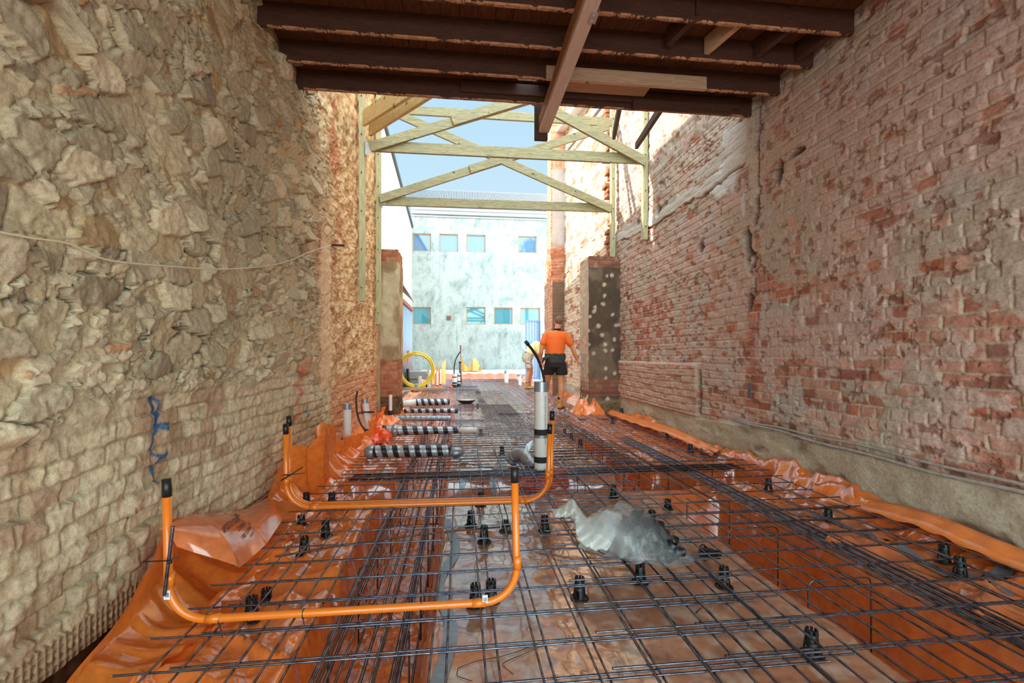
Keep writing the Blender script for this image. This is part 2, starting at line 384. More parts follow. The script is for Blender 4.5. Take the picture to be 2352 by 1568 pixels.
# ---- right wall: soft red brick under worn render
def right_fun(s, z):
    d, b1, b2, b3, row = bricks(s, z, .245, .0865, 170, warp=.016)
    joint = 1-ss(.003, .011, d+(fbm(s*34, z*34, 3, 171)-.5)*.010)
    R = C(174, 110, 90)[None, None]*np.ones(s.shape+(1,)); Rl = C(206, 164, 146); Rd = C(140, 88, 74)
    col = mixc(R, Rl*np.ones_like(R), np.clip(b1*1.0, 0, 1)); col = mixc(col, Rd*np.ones_like(R), (b2 > .86)*.7)
    col = mixc(col, C(176, 92, 56)*np.ones_like(R), ((b3 > .88))*.5)
    col = col*(.78+.44*fbm(s*16, z*16, 4, 172))[..., None]
    h = (b1-.5)*.009+(fbm(s*12, z*12, 5, 173)-.5)*.020-joint*.008
    h = h+(b2 > .95)*-.018
    col = mixc(col, C(196, 180, 158)*np.ones_like(R), joint*.85)
    # skin of old mortar/render
    n = fbm(s*5.5, z*7.5, 5, 174)+.10*(1-b1)
    clean = np.zeros(s.shape)
    for px, py, rs, rz_, a in ((1490, 745, .55, .42, .5), (1735, 915, .20, .34, .6), (1640, 910, .45, .09, .5), (1860, 870, .7, .22, .22), (2150, 760, .5, .4, .16), (1740, 640, .06, .5, .5), (2250, 1060, .5, .3, .18), (1780, 360, .22, .28, .25), (1510, 860, .6, .18, .1)):
        p = atx(px, py, XR); clean = np.maximum(clean, blob(s, z, p.y, p.z, rs, rz_, 180+px)*a)
    upper = ss(1.7, 2.8, z)*.10
    skin = ss(.385, .50, n+upper-clean*.62-.015)
    pink = mixc(np.broadcast_to(C(204, 178, 164), R.shape), np.broadcast_to(C(190, 176, 158), R.shape), ss(.4, .6, fbm(s*1.3, z*1.7, 3, 176)))
    pink = mixc(pink, C(186, 182, 176)*np.ones_like(R), ss(.60, .7, fbm(s*3, z*3, 4, 177))*.5)
    col = mixc(col, pink, skin*.86); h = h+skin*.0055
    chip = ss(.66, .70, fbm(s*13, z*17, 4, 178)); col = mixc(col, C(140, 92, 76)*np.ones_like(R), chip*.6); h = h-chip*.008
    # far end beyond the frame: brown-cream
    far = ss(8.4, 8.9, s); fc = mixc(np.broadcast_to(C(232, 204, 172), R.shape), np.broadcast_to(C(178, 118, 88), R.shape), ss(.5, .68, fbm(s*3, z*8, 4, 190)))
    col = mixc(col, fc, far*.8)
    # patch of white render and its ragged ledge
    for px, py, rs, rz_, cc, a, up in ((1665, 410, .30, .20, (224, 224, 222), .95, .012), (1690, 330, .26, .26, (206, 198, 190), .85, .01), (1630, 385, .35, .08, (200, 192, 184), .6, .008), (1560, 455, .5, .07, (186, 178, 168), .6, .008), (1455, 520, .9, .10, (196, 188, 178), .5, .008), (1708, 470, .03, .14, (206, 200, 196), .9, .01)):
        p = atx(px, py, XR); m = blob(s, z, p.y, p.z, rs, rz_, 200+px, .5); col = mixc(col, C(*cc)*np.ones_like(R), m*a); h = h*(1-m*.6)+m*up
    lp = sorted(wpts([(1412, 560), (1470, 532), (1560, 480), (1640, 428), (1712, 375)], XR)); zl = np.interp(s, [q_[0] for q_ in lp], [q_[1] for q_ in lp])+(fbm(s*5, s*0, 3, 251)-.5)*.09
    inn = ss(lp[0][0]-.05, lp[0][0]+.05, s)*(1-ss(lp[-1][0]-.1, lp[-1][0]+.1, s)); bnd = inn*ss(-.004, .004, z-zl)*(1-ss(.10, .15, z-zl+(fbm(s*9, z*9, 3, 252)-.5)*.1)); col = mixc(col, C(206, 198, 188)*np.ones_like(R), bnd*.85); h = h*(1-bnd*.6)+bnd*.012
    ln = inn*np.exp(-((z-zl+.016)/.012)**2)*ss(.35, .5, fbm(s*4, s*0+2, 3, 253)); h = h-ln*.03; col = mixc(col, C(92, 60, 48)*np.ones_like(R), ln*.8)
    # chase down the wall under the ceiling's edge
    p0 = atx(1728, 600, XR).y
    wob = (fbm(z*3, s*0, 3, 210)-.5)*.10
    q = (s-p0-wob*.6); up_ = ss(2.3, 2.6, z); lo = 1-ss(1.55, 1.75, z); mid = (1-up_)*(1-lo)
    col = mixc(col, C(196, 184, 166)*np.ones_like(R), np.exp(-(q/.05)**2)*up_*.8); h = h+np.exp(-(q/.05)**2)*up_*.02
    hole = np.exp(-(q/.055)**4)*mid*ss(.42, .55, fbm(s*7, z*5, 3, 212)); h = h-hole*.09; col = mixc(col, C(120, 60, 40)*np.ones_like(R), hole*.7)
    redc = np.exp(-((q)/.09)**4)*lo*ss(.5, .6, z); col = mixc(col, C(172, 84, 56)*(.7+.5*b1)[..., None], redc*.55*(1-joint*.8))
    crk = np.exp(-((q+.10)/.012)**2)*up_; h = h-crk*.04; col = mixc(col, C(60, 42, 34)*np.ones_like(R), crk*.8)
    # pockets knocked into the wall
    for px, py, rs, rz_ in ((1512, 485, .06, .10), (1467, 512, .05, .07), (1610, 570, .07, .07), (1718, 560, .05, .16), (1722, 690, .05, .09), (1790, 395, .05, .10), (1830, 350, .10, .03), (1740, 470, .03, .12)):
        p = atx(px, py, XR); m = blob(s, z, p.y, p.z, rs, rz_, 230+px, .4); h = h-m*.09; col = mixc(col, C(82, 52, 40)*np.ones_like(R), m*.8)
    # projecting brick panel near the pier, with a dark slot beside it
    a0 = atx(1603, 900, XR).y; a1 = atx(1412, 900, XR).y; zt = .92; zb_ = .30
    pn = ss(a0-.01, a0+.01, s)*(1-ss(a1-.05, a1+.05, s))*ss(zb_-.02, zb_+.01, z)*(1-ss(zt, zt+.04, z))
    h = h+pn*.035; pc = mixc(np.broadcast_to(C(206, 168, 148), R.shape), np.broadcast_to(C(176, 150, 130), R.shape), joint); col = mixc(col, pc, pn*.8)
    sl = np.exp(-((s-a0+.05)/.028)**4)*ss(zb_, zb_+.05, z)*(1-ss(.80, .88, z)); h = h-sl*.09; col = mixc(col, C(40, 30, 24)*np.ones_like(R), sl)
    # rendered footing
    zt2 = .335+(fbm(s*2.5, z*0, 3, 240)-.5)*.03-.04*ss(4.3, 5.0, s)
    ft = 1-ss(zt2-.012, zt2+.006, z+(fbm(s*12, z*12, 3, 241)-.5)*.02)
    fc = mixc(np.broadcast_to(C(186, 172, 148), R.shape), np.broadcast_to(C(146, 124, 110), R.shape), ss(.48, .60, fbm(s*1.8, z*3.5, 5, 242))*(1-ss(4.0, 5.0, s)))
    fc = mixc(fc, C(206, 192, 166)*np.ones_like(R), ss(.52, .68, fbm(s*3, z*5, 5, 243))*.7)
    hf = .022+(fbm(s*5, z*7, 6, 244)-.5)*.035-.01*ss(.5, .6, fbm(s*1.8, z*3.5, 5, 242))
    h = h*(1-ft)+hf*ft; col = mixc(col, fc, ft)
    for pl, wd, cc, st_ in (([(1815, 740), (1822, 755), (1818, 775)], .014, (214, 120, 108), .5), ([(1793, 812), (1797, 825)], .014, (220, 110, 120), .6), ([(1770, 735), (1776, 760)], .012, (210, 120, 108), .35)):
        D = polyd(s, z, wpts(pl, XR)); col = mixc(col, C(*cc)*np.ones_like(R), (1-ss(wd*.5, wd, D))*st_)
    return h, np.clip(col, 0, 1)
ys = np.concatenate([np.arange(-1.5, 1.7, .05), axis_y(1.7, 13.0, .0030)]); zs = np.concatenate([np.arange(-.62, 3.7, .0075), np.arange(3.7, 8.6, .02)])
S, Z = np.meshgrid(ys, zs); h, tint = right_fun(S, Z)
wr = surf('wall_right', XR-h, S, Z, tint, M_brick); wr['kind'] = 'structure'
b = MB(); b.box((XR+.32, 5.75, 3.8), (.4, 14.5, 9.6)); b.obj('trim_2', simple('brick_core', lin(150, 96, 76), .95, scale=9, var=.3))['kind'] = 'structure'

# ================================================================== floor
M_soil = simple('damp_soil', lin(96, 66, 44), .95, var=.5, scale=14, bump=.8)
g = MB(); g.box((.7, 9.5, -.75), (9, 32, .2)); g.obj('floor', M_soil)['kind'] = 'structure'

def membrane_mat(name, inner):
    t = NT(name); a = t.n('ShaderNodeAttribute', attribute_name='tint')
    co = t.coord(); f = t.noise(co, 22, 6, .6); g = t.noise(co, 150, 3, .5)
    v = t.ramp(f, [(.3, (.80, .76, .72)), (.62, (1.05, 1.05, 1.05))]); c = t.mix(a.outputs['Color'], v, 1, 'MULTIPLY')
    t.l(c, t.p.inputs['Base Color']); t.l(t.ramp(g, [(.35, (.05, .05, .05)), (.75, (.20, .20, .20))]), t.p.inputs['Roughness'])
    t.p.inputs['Coat Weight'].default_value = .9; t.p.inputs['Coat Roughness'].default_value = .05; t.p.inputs['Specular IOR Level'].default_value = .9
    rn = t.n('ShaderNodeTexNoise', noise_type='RIDGED_MULTIFRACTAL', normalize=True); rn.inputs['Scale'].default_value = 2.6; rn.inputs['Detail'].default_value = 3; rn.inputs['Roughness'].default_value = .45; rn.inputs['Distortion'].default_value = .5; t.l(t.coord((1.5, .9, 1.5)), rn.inputs['Vector']); wv = rn.outputs['Fac']; b1 = t.bump(wv, .55, .035); b2 = t.n('ShaderNodeBump'); b2.inputs['Strength'].default_value = .35; b2.inputs['Distance'].default_value = .004
    t.l(f, b2.inputs['Height']); t.l(b1.outputs[0], b2.inputs['Normal']); t.l(b2.outputs[0], t.p.inputs['Normal'])
    if inner:
        tr = t.n('ShaderNodeBsdfTranslucent'); t.l(c, tr.inputs[0]); mx = t.n('ShaderNodeMixShader'); mx.inputs[0].default_value = .35
        t.l(t.p.outputs[0], mx.inputs[1]); t.l(tr.outputs[0], mx.inputs[2]); t.l(mx.outputs[0], t.out.inputs[0])
    return t.m
M_mem = membrane_mat('orange_membrane', False); M_sheet = membrane_mat('orange_membrane_loose', True)
PAD = -.10
def trench(x, y, x0, x1, y0, y1, r=.05):
    n = (fbm(x*2.3, y*2.3, 3, 300)-.5)*.10
    return ss(-r, r, np.minimum(np.minimum(x-x0, x1-x), np.minimum(y-y0, y1-y))+n*.6)
def mem_h(x, y):
    T = np.maximum.reduce([trench(x, y, -.60, -.17, -3, 10.5), trench(x, y, 1.62, 2.08, -3, 3.45), trench(x, y, -1.0, 2.75, 3.75, 4.30),
                           trench(x, y, 1.52, 1.86, 4.2, 6.9), trench(x, y, -1.0, -.3, 2.32, 2.42, .09)*.5])
    z = PAD-T*.42
    def rdg(v): return 1-abs(2*v-1)
    wr_ = rdg(fbm(x*3+y*.6, y*2.0-x, 4, 310))**6*.035+rdg(fbm(x*1.3-y*1.1, y*1.6+x*.8, 3, 320))**10*.045
    side = 1-ss(-.30, -.12, x)+ss(1.9, 2.1, x)
    wr_ = wr_+rdg(fbm(x*5+2*y, y*1.4-x*2, 3, 335))**8*.022+rdg(fbm(x*2.2, y*6+x*2, 3, 337))**8*.020
    z = z+wr_*np.clip(side*1.25+.12+.5*ss(3.6, 5, y), 0, 1)*(1-.3*T)+(fbm(x*2, y*2, 3, 330)-.5)*.02+(fbm(x*14, y*14, 3, 331)-.5)*.004
    z = z-.035*(1-ss(.0, .5, (x+.62)*-1+ .1))*(x < -.6)          # left pad rolls off into the trench
    z = z+ss(2.62, 2.84, x)*(.13+.05*np.sin(y*2.1))              # turned up at the right wall
    z = z+(1-ss(-1.46, -1.2, x))*.03
    return z, T
def mem_tint(x, y, T):
    one = np.ones(x.shape+(1,))
    O = C(252, 132, 54)*one
    dust = ss(-.22, -.05, x+(fbm(x*3, y*3, 3, 340)-.5)*.12)*(1-ss(1.55, 1.7, x))
    dust = np.maximum(dust, .45*ss(1.9, 2.1, x)*(1-ss(2.6, 2.75, x)))*(1-T*.8)
    c = mixc(O, C(196, 142, 112)*one, dust*(.65+.35*fbm(x*5, y*5, 4, 341)))
    c = mixc(c, C(226, 200, 172)*one, dust*ss(.52, .70, fbm(x*18, y*14, 4, 342))*.6)
    c = mixc(c, C(136, 92, 70)*one, dust*ss(.62, .76, fbm(x*9+3, y*9, 4, 343))*.5)
    c = mixc(c, C(214, 108, 50)*one, ss(1.5, 1.7, x)*.75)
    c = mixc(c, C(226, 108, 50)*one, T*.3*(x < 1.5))
    return c
ys = np.concatenate([np.arange(-1.5, .9, .06), axis_y(.9, 21.0, .0075, .06)]); xs = np.arange(-1.50, 2.86, .0135)
Xg, Yg = np.meshgrid(xs, ys); z, T = mem_h(Xg, Yg)
near = (1-ss(-1.36, -1.10, Xg))*(1-ss(3.2, 3.6, Yg)); z = z-near*.42                  # dug away beside the wall
mem = surf('plastic_membrane', Xg, Yg, z, mem_tint(Xg, Yg, T), M_mem)
tag(mem, 'orange plastic damp-proof membrane covering the floor pads and dipping into trenches', 'membrane')
def mz(x, y):
    a, b_ = mem_h(np.array([[float(x)]]), np.array([[float(y)]])); return float(a[0, 0])
# ================================================================== ceiling: old floor above
M_dark = wood('old_dark_timber', lin(56, 30, 18), lin(88, 50, 30), .7, (3, 22, 22), False)
M_board = wood('old_floorboards', lin(76, 44, 26), lin(130, 80, 46), .75, (16, 2.5, 16), True)
M_pale = wood('new_sawn_timber', lin(178, 140, 108), lin(208, 172, 140), .65, (2.2, 16, 16), True)
M_pinkt = wood('primed_timber', lin(196, 168, 150), lin(220, 196, 180), .6, (16, 2, 16), False, .05)
M_brownt = wood('brown_lvl', lin(136, 84, 50), lin(170, 112, 70), .6, (20, 2, 20), False)
M_green = wood('treated_pine', lin(112, 116, 80), lin(184, 168, 126), .6, (2.2, 16, 16), True)
M_greenv = wood('treated_pine_upright', lin(140, 144, 100), lin(202, 190, 146), .6, (16, 16, 2.2), True)
M_metal = simple('galvanised_steel', lin(196, 200, 202), .35, .9, .1, 60)
YB = -1.3; ZJ = 3.41; JH = .17
# boards with their gaps, laid along the room; some left out at the far edge
b = MB(); x = XL-.02; i = 0
while x < XR:
    wd = .128+.012*random.random(); y1 = 4.36
    gaps = []
    if .50 < x < .70: gaps = [(4.0, 4.16)]
    segs = [(YB, 4.36)] if not gaps else [(YB, gaps[0][0]), (gaps[0][1], 4.36)]
    for a, c in segs: b.box((x+wd/2, (a+c)/2, ZJ+JH+.012+random.uniform(-.003, .003)), (wd-.004, c-a, .022))
    x += wd
for (x0, x1, y0, y1) in ((XL, .5, YB, 4.36), (.5, .7, YB, 4.0), (.5, .7, 4.16, 4.36), (.7, XR, YB, 4.36)): b.box(((x0+x1)/2, (y0+y1)/2, ZJ+JH+.05), (x1-x0, y1-y0, .05))  # unseen slab added over the boards to block light through their gaps
cl = b.obj('ceiling', M_board)
q_ = MB(); q_.box(((XL+XR)/2, -1.36, 3.08), (XR-XL, .12, 1.3)); q_.obj('light_block_wall', M_brick if False else simple('light_block_render', lin(170, 150, 126), .9))['kind'] = 'structure'; cl['kind'] = 'structure'  # unseen lintel added behind the camera to darken the ceiling and upper walls
JY = [4.22, 3.84, 3.45, 3.06, 2.66]
def joist_mesh():
    b = MB(); n = 60; L = XR-XL-.02; rr = random.Random(3)
    P = []
    for k in range(n+1):
        x = -L/2+L*k/n; w_ = .024+rr.uniform(-.001, .001); z0 = rr.uniform(-.002, .003)
        P.append([(x, -w_, z0+.004), (x, -w_, JH), (x, w_, JH), (x, w_, z0+.004), (x, w_*.6, z0-.002), (x, -w_*.6, z0-.002)])
    b.grid(P, False, True); b.add(P[0], [(5, 4, 3, 2, 1, 0)]); b.add(P[-1], [(0, 1, 2, 3, 4, 5)]); return b
jm = joist_mesh().mesh('floor_joist', M_dark)
lath = MB(); rr = random.Random(9); P = []
xs_ = np.sort(np.array([rr.uniform(-2.12, 2.12) for k in range(420)]))
for x in xs_: d_ = .002+.010*rr.random()**3; w_ = .022; P.append([(x, -w_, .003), (x, -w_*.6, -d_), (x, w_*rr.uniform(-.6, .6), -d_*rr.random()-.002), (x, w_, .002)])
lath.grid(P, False)
lm = lath.mesh('plaster_nibs', simple('old_plaster_nibs', lin(184, 136, 100), .9, var=.3))
jl = ['edge joist closest to the open sky, dark old timber', 'second dark joist back from the open edge', 'third dark joist back from the open edge', 'fourth dark joist back from the open edge', 'dark old joist at the very top of the view']
for i, y in enumerate(JY[:5]):
    o = bpy.data.objects.new('floor_joist', jm); COL.objects.link(o); o.location = ((XL+XR)/2, y, ZJ)
    tag(o, jl[i], 'joist', 'old joists under the floorboards')
    p = bpy.data.objects.new('plaster_nibs', lm); COL.objects.link(p); p.parent = o
def timber(name, a, c, w_, h_, m, label, cat='timber', group=None, up=(0, 0, 1), bev=.002, parent=None):
    b = MB(); b.beam(a, c, w_, h_, up, 0, bev)
    o = b.obj(name, m, parent); 
    if parent is None: tag(o, label, cat, group)
    return o
timber('sister_board', (.0, 4.175, 3.50), (2.72, 4.175, 3.50), .03, .10, M_dark, 'long dark board fixed to the side of the edge joist', 'board')
timber('packing_board', (.72, 3.80, 3.44), (2.15, 3.80, 3.44), .04, .11, M_pale, 'short pale brown board fixed beside the second joist across the white beam', 'board')
timber('soffit_board', (.86, 4.0, 3.50), (1.72, 4.0, 3.50), .26, .025, M_pale, 'flat pale board closing the gap between the two outer joists', 'board', up=(0, 0, 1))
timber('splice_board', (1.62, 4.155, 3.43), (2.62, 4.155, 3.43), .03, .09, M_dark, 'short dark board under the right end of the edge joist', 'board')
for (xa, ya, xb, yb, m, l) in ((1.66, 3.02, 1.60, 3.36, M_dark, 'dark blocking piece between joists, nearest the white beam'), (2.02, 3.05, 1.94, 3.42, M_pale, 'pale brown blocking piece between joists, right of the white beam'), (2.42, 3.05, 2.36, 3.42, M_dark, 'dark blocking piece between joists, third from the white beam'), (2.76, 3.05, 2.72, 3.42, M_dark, 'dark blocking piece between joists against the brick wall')):
    timber('blocking', (xa, ya, 3.50), (xb, yb, 3.50), .045, .13, m, l, 'blocking')
t = empty('prop_beam', (.81, 3.0, 3.26), 'pale pinkish laminated beam running towards the camera under the joists', 'beam')
b = MB(); b.beam((.825, 2.1, 3.285), (.825, 4.47, 3.285), .10, .045, bev=.003); b.obj('beam_face', M_pinkt, t)
b = MB(); b.beam((.818, 2.1, 3.358), (.818, 4.45, 3.358), .098, .10, bev=.002); b.obj('beam_side', M_brownt, t)
b = MB(); b.box((.885, 2.9, 3.30), (.006, .10, .10)); b.box((.86, 2.9, 3.258), (.045, .10, .006)); br = b.obj('steel_bracket', M_metal, t)
b = MB()
for q in (-.02, .025): b.lathe([(0, .004), (.008, .004), (.008, -.001), (0, -.002)], (.86, 2.9+q, 3.252), 8)
b.obj('screw', M_metal, br)
timber('hanger_block', (.80, 4.50, 3.20), (.80, 4.50, 3.56), .13, .045, M_dark, 'dark upright block holding the far end of the pale beam', 'block', up=(0, 1, 0))

# ================================================================== braced timber frames beyond the edge
def splice(parent, a, c, f0, f1, off, m=M_green, w_=.04, h_=.14):
    a = Vector(a); c = Vector(c); p = a.lerp(c, f0); q = a.lerp(c, f1); b = MB(); b.beam(p+Vector(off), q+Vector(off), w_, h_, bev=.002); return b.obj('splice_plate', m, parent)
F1, F2 = 6.75, 8.12
def on(px, py, y): return aty(px, py, y)
def member(p, q, y, label, h_=.14, w_=.045, name='timber_brace', m=None, spl=None, group=None):
    a = on(*p, y); c = on(*q, y)
    t = empty(name, ((a.x+c.x)/2, y, min(a.z, c.z)), label, 'timber', group)
    b = MB(); b.beam(a, c, w_, h_, bev=.003); b.obj('plank', m or M_green, t)
    if spl: splice(t, a, c, spl[0], spl[1], (0, -.042, 0))
    return t
G1 = 'members of the nearer braced frame'; G2 = 'members of the farther braced frame'
member((843, 335), (1482, 366), F1, 'long green treated beam across the nearer frame', .155, name='cross_beam', group=G1)
member((850, 338), (1235, 222), F1-.05, 'treated brace of the nearer frame rising from its left post, with a spliced end', .14, spl=(.48, .98), group=G1)
member((1484, 372), (1180, 205), F1-.09, 'treated brace of the nearer frame rising from its right post', .14, group=G1)
member((870, 461), (1405, 478), F2, 'long green treated beam across the farther frame', .155, name='cross_beam', group=G2)
member((872, 457), (1398, 290), F2-.05, 'treated brace of the farther frame rising from its left post, with a splice', .14, spl=(.38, .62), group=G2)
member((1405, 480), (905, 258), F2-.09, 'treated brace of the farther frame rising from its right post', .14, group=G2)
member((885, 250), (1405, 281), F2, 'top beam of the farther frame just below the ceiling edge', .15, name='cross_beam', group=G2)
for (px, y, zb_, zt_, wall, l) in ((831, F1, 1.82, 5.5, 'L', 'nearer treated upright fixed on the rubble wall'), (869, F2, 1.58, 6.3, 'L', 'farther treated upright fixed on the rubble wall'),
                             (1482, F1, 2.83, 5.6, 'R', 'nearer treated upright fixed on the brick wall'), (1408, F2, 2.44, 6.3, 'R', 'farther treated upright fixed on the brick wall')):
    c = aty(px, 400, y); t = empty('wall_post', (c.x, y, zb_), l, 'timber post')
    b = MB(); b.beam((c.x, y+.03, zb_), (c.x, y+.03, zt_), .075, .09, (0, 1, 0), bev=.003); b.obj('post', M_greenv, t)
    if y == F1 and wall == 'L': b2 = MB(); b2.box((c.x+.055, y+.03, 4.03), (.012, .10, .20)); b2.box((c.x+.10, y-.025, 4.03), (.09, .004, .16)); b2.obj('nail_plate', M_metal, t)
    if y == F2 and wall == 'L': b2 = MB(); b2.box((c.x+.055, y+.03, 3.73), (.012, .10, .20)); b2.box((c.x+.09, y-.025, 3.73), (.08, .004, .14)); b2.obj('nail_plate', M_metal, t)
    bl = MB()
    for k in range(7):
        z = zb_+.2+k*.55
        if z < zt_: bl.cyl((c.x, y-.018, z), (c.x, y-.032, z), .009, 8)
    bl.obj('bolt_heads', simple('dark_steel', lin(70, 66, 62), .5, .8), t)
# raking struts from the posts up to the ceiling edge
def strut(a, c, w_, h_, m, label, up=(0, 0, 1)):
    t = MB(); t.beam(a, c, w_, h_, up, bev=.003); o = t.obj('raking_strut', m); tag(o, label, 'timber'); return o
a = atx(858, 312, -1.22); M_strut = wood('pale_treated_pine', lin(190, 166, 112), lin(226, 206, 158), .6, (3, 6, 8), True)
strut(on(836, 272, 6.5), on(985, 172, 4.6), .045, .21, M_strut, 'wide pale plank, upper of the pair raking from the left post to the ceiling edge')
strut(on(850, 298, 6.5), on(1030, 180, 4.7), .045, .17, M_strut, 'wide pale plank, lower of the pair raking from the left post to the ceiling edge')
strut(on(1410, 312, 6.3), on(1432, 200, 4.35), .045, .10, M_dark, 'short dark strut dropping straight from the ceiling edge, left of the other dark strut')
strut(on(1462, 335, 6.4), on(1540, 215, 4.6), .045, .09, M_dark, 'short dark strut slanting from the ceiling edge towards the nearer right post')

# ================================================================== piers
def rough_block(name, x0, x1, y0, y1, z0, z1, fn, m, step=.018, topcap=True):
    cs = [(x0, y1), (x0, y0), (x1, y0), (x1, y1)]; P = []; N = []; S_ = []; s0 = 0
    nrm = [(-1, 0), (0, -1), (1, 0), (0, 1)]
    for k in range(4):
        a = np.array(cs[k]); c = np.array(cs[(k+1) % 4]); L = np.hypot(*(c-a)); n = max(2, int(L/step))
        for i in range(n): P.append(a+(c-a)*i/n); f = i/n; v = np.array(nrm[k], float)
        # soften the normals at corners
        for i in range(n):
            v = np.array(nrm[k], float)
            if i == 0: v = v+np.array(nrm[k-1])
            N.append(v/np.linalg.norm(v)); S_.append(s0+L*i/n)
        s0 += L
    P = np.array(P); N = np.array(N); S_ = np.array(S_); P = np.vstack([P, P[:1]]); N = np.vstack([N, N[:1]]); S_ = np.append(S_, S_[0])
    zz = np.arange(z0, z1+step, step); SS, ZZ = np.meshgrid(S_, zz)
    h, t = fn(SS, ZZ, x0, x1, y0, y1, np.tile(P[:, 0], (len(zz), 1)), np.tile(P[:, 1], (len(zz), 1)))
    X = P[:, 0][None]+N[:, 0][None]*h; Y = P[:, 1][None]+N[:, 1][None]*h; Zz = ZZ+0*X
    if topcap:
        cx, cy2 = (x0+x1)/2, (y0+y1)/2; zt = Zz[-1].max()
        Zz[-1] = z1-.05*fbm(X[-1]*6, Y[-1]*6, 3, 5)
        X = np.vstack([X, X[-1]*.5+cx*.5, X[-1]*0+cx]); Y = np.vstack([Y, Y[-1]*.5+cy2*.5, Y[-1]*0+cy2]); Zz = np.vstack([Zz, Zz[-1]*0+z1-.01+.03*fbm(X[-2]*5, Y[-2]*5, 3, 7), Zz[-1]*0+z1+.01]); t = np.concatenate([t, t[-1:], t[-1:]])
    return surf(name, X, Y, Zz, t, m)
def pier_l(s, z, x0, x1, y0, y1, X, Y):
    one = np.ones(s.shape+(1,)); c = mixc(C(196, 178, 142)*one, C(154, 126, 92)*one, ss(.4, .65, fbm(s*4, z*3, 5, 400)))
    h = (fbm(s*6, z*6, 5, 401)-.5)*.025
    d, b1, b2, b3, row = bricks(s, z, .24, .086, 405); j = 1-ss(.003, .012, d)
    low = (1-ss(.92, 1.0, z+(fbm(s*6, z*6, 3, 402)-.5)*.2)) + ss(2.72, 2.78, z+(fbm(s*6, z*6, 3, 403)-.5)*.2)
    bc = mixc(C(166, 84, 56)*one, C(190, 124, 90)*one, b1); bc = mixc(bc, C(150, 116, 88)*one, j)
    c = mixc(c, bc, np.clip(low, 0, 1)*.9); h = h-j*.008*low-low*.012
    ft = 1-ss(.26, .32, z+(fbm(s*5, z*5, 3, 406)-.5)*.1); c = mixc(c, C(104, 84, 62)*one, ft); h = h+ft*((fbm(s*7, z*7, 5, 407)-.5)*.10)
    c = c*(.8+.4*fbm(s*9, z*9, 4, 408))[..., None]; return h, c
o = rough_block('trim_3', -1.62, -1.13, 8.48, 9.15, -.3, 2.98, pier_l, M_brick); o['kind'] = 'structure'
def pier_r(s, z, x0, x1, y0, y1, X, Y):
    one = np.ones(s.shape+(1,)); c = mixc(C(122, 104, 84)*one, C(92, 76, 60)*one, ss(.4, .6, fbm(s*4, z*3, 5, 410)))
    F1_, F2_, ID, a_, b_ = voro(s/.17, z/.17, 411, .7); sp_ = (ID > .45)*(1-ss(.16, .26, F1_+(fbm(s*20, z*20, 3, 412)-.5)*.2)); c = mixc(c, C(206, 186, 160)*one, sp_*.9)
    h = (fbm(s*7, z*7, 5, 413)-.5)*.022+sp_*.010
    d, b1, b2, b3, row = bricks(s, z, .24, .086, 415); j = 1-ss(.003, .012, d)
    low = (ss(.28, .34, z)*(1-ss(.60, .66, z)))*(1-sp_*.6) + ss(2.62, 2.68, z+(fbm(s*6, z*6, 3, 416)-.5)*.1)
    bc = mixc(C(140, 84, 68)*one, C(170, 108, 86)*one, b1); bc = mixc(bc, C(120, 98, 80)*one, j); c = mixc(c, bc, np.clip(low, 0, 1)*.8); h = h-j*.008*low
    ft = 1-ss(.20, .26, z+(fbm(s*5, z*5, 3, 417)-.5)*.1); c = mixc(c, C(124, 104, 76)*one, ft); h = h+ft*((fbm(s*6, z*6, 5, 418)-.5)*.12+.03)
    side = (X < x0+.03)*(Y > y0+.05); c = mixc(c, C(214, 190, 164)*one, side*.9*ss(.3, .7, z))
    return h, c*(.8+.4*fbm(s*9, z*9, 4, 419))[..., None]
o = rough_block('trim_4', 2.30, 2.93, 7.98, 8.62, -.3, 2.84, pier_r, M_brick); o['kind'] = 'structure'
def pier_b(s, z, x0, x1, y0, y1, X, Y):
    one = np.ones(s.shape+(1,)); d, b1, b2, b3, row = bricks(s, z, .24, .086, 425); j = 1-ss(.004, .014, d)
    c = mixc(C(196, 116, 84)*one, C(222, 160, 124)*one, b1); c = mixc(c, C(222, 190, 160)*one, j*.7); h = -j*.01+(fbm(s*6, z*6, 4, 426)-.5)*.02
    fr = (X > x0+.06)
    pn = ss(4.05, 4.1, z+(fbm(s*5, z*4, 3, 427)-.5)*.5)*(1-ss(6.2, 6.24, z))*fr; c = mixc(c, C(186, 178, 172)*one, pn*.95); h = h*(1-pn)
    lowshade = 1-ss(3.1, 3.2, z+(fbm(s*6, z*6, 3, 428)-.5)*.3); c = mixc(c, C(104, 86, 68)*one, lowshade*fr*.9)  # shade on the lower front face painted into its tint
    rg = lowshade*0+ss(3.15, 3.2, z)*(1-ss(4.0, 4.2, z)); h = h+rg*(fbm(s*8, z*8, 4, 429)-.5)*.12; c = mixc(c, C(150, 90, 62)*one, rg*.5)
    return h, c*(.85+.3*fbm(s*9, z*9, 4, 430))[..., None]
o = rough_block('chimney_breast', 2.49, 2.95, 12.45, 12.95, -.2, 8.3, pier_b, M_brick, .03); tag(o, 'tall narrow brick chimney breast with grey rendered panel ending the brick wall', 'chimney breast')
def wall_b(s, z, x0, x1, y0, y1, X, Y):
    one = np.ones(s.shape+(1,)); d, b1, b2, b3, row = bricks(s, z, .24, .086, 435); j = 1-ss(.004, .014, d)
    c = mixc(C(180, 120, 104)*one, C(206, 160, 140)*one, b1); c = mixc(c, C(214, 190, 172)*one, j*.7); return -j*.01+(fbm(s*6, z*6, 4, 436)-.5)*.02, c
o = rough_block('garden_wall', 2.52, 2.85, 13.0, 13.6, -.2, 3.9, wall_b, M_brick, .04); tag(o, 'pinkish brick wall standing behind the chimney breast', 'wall')
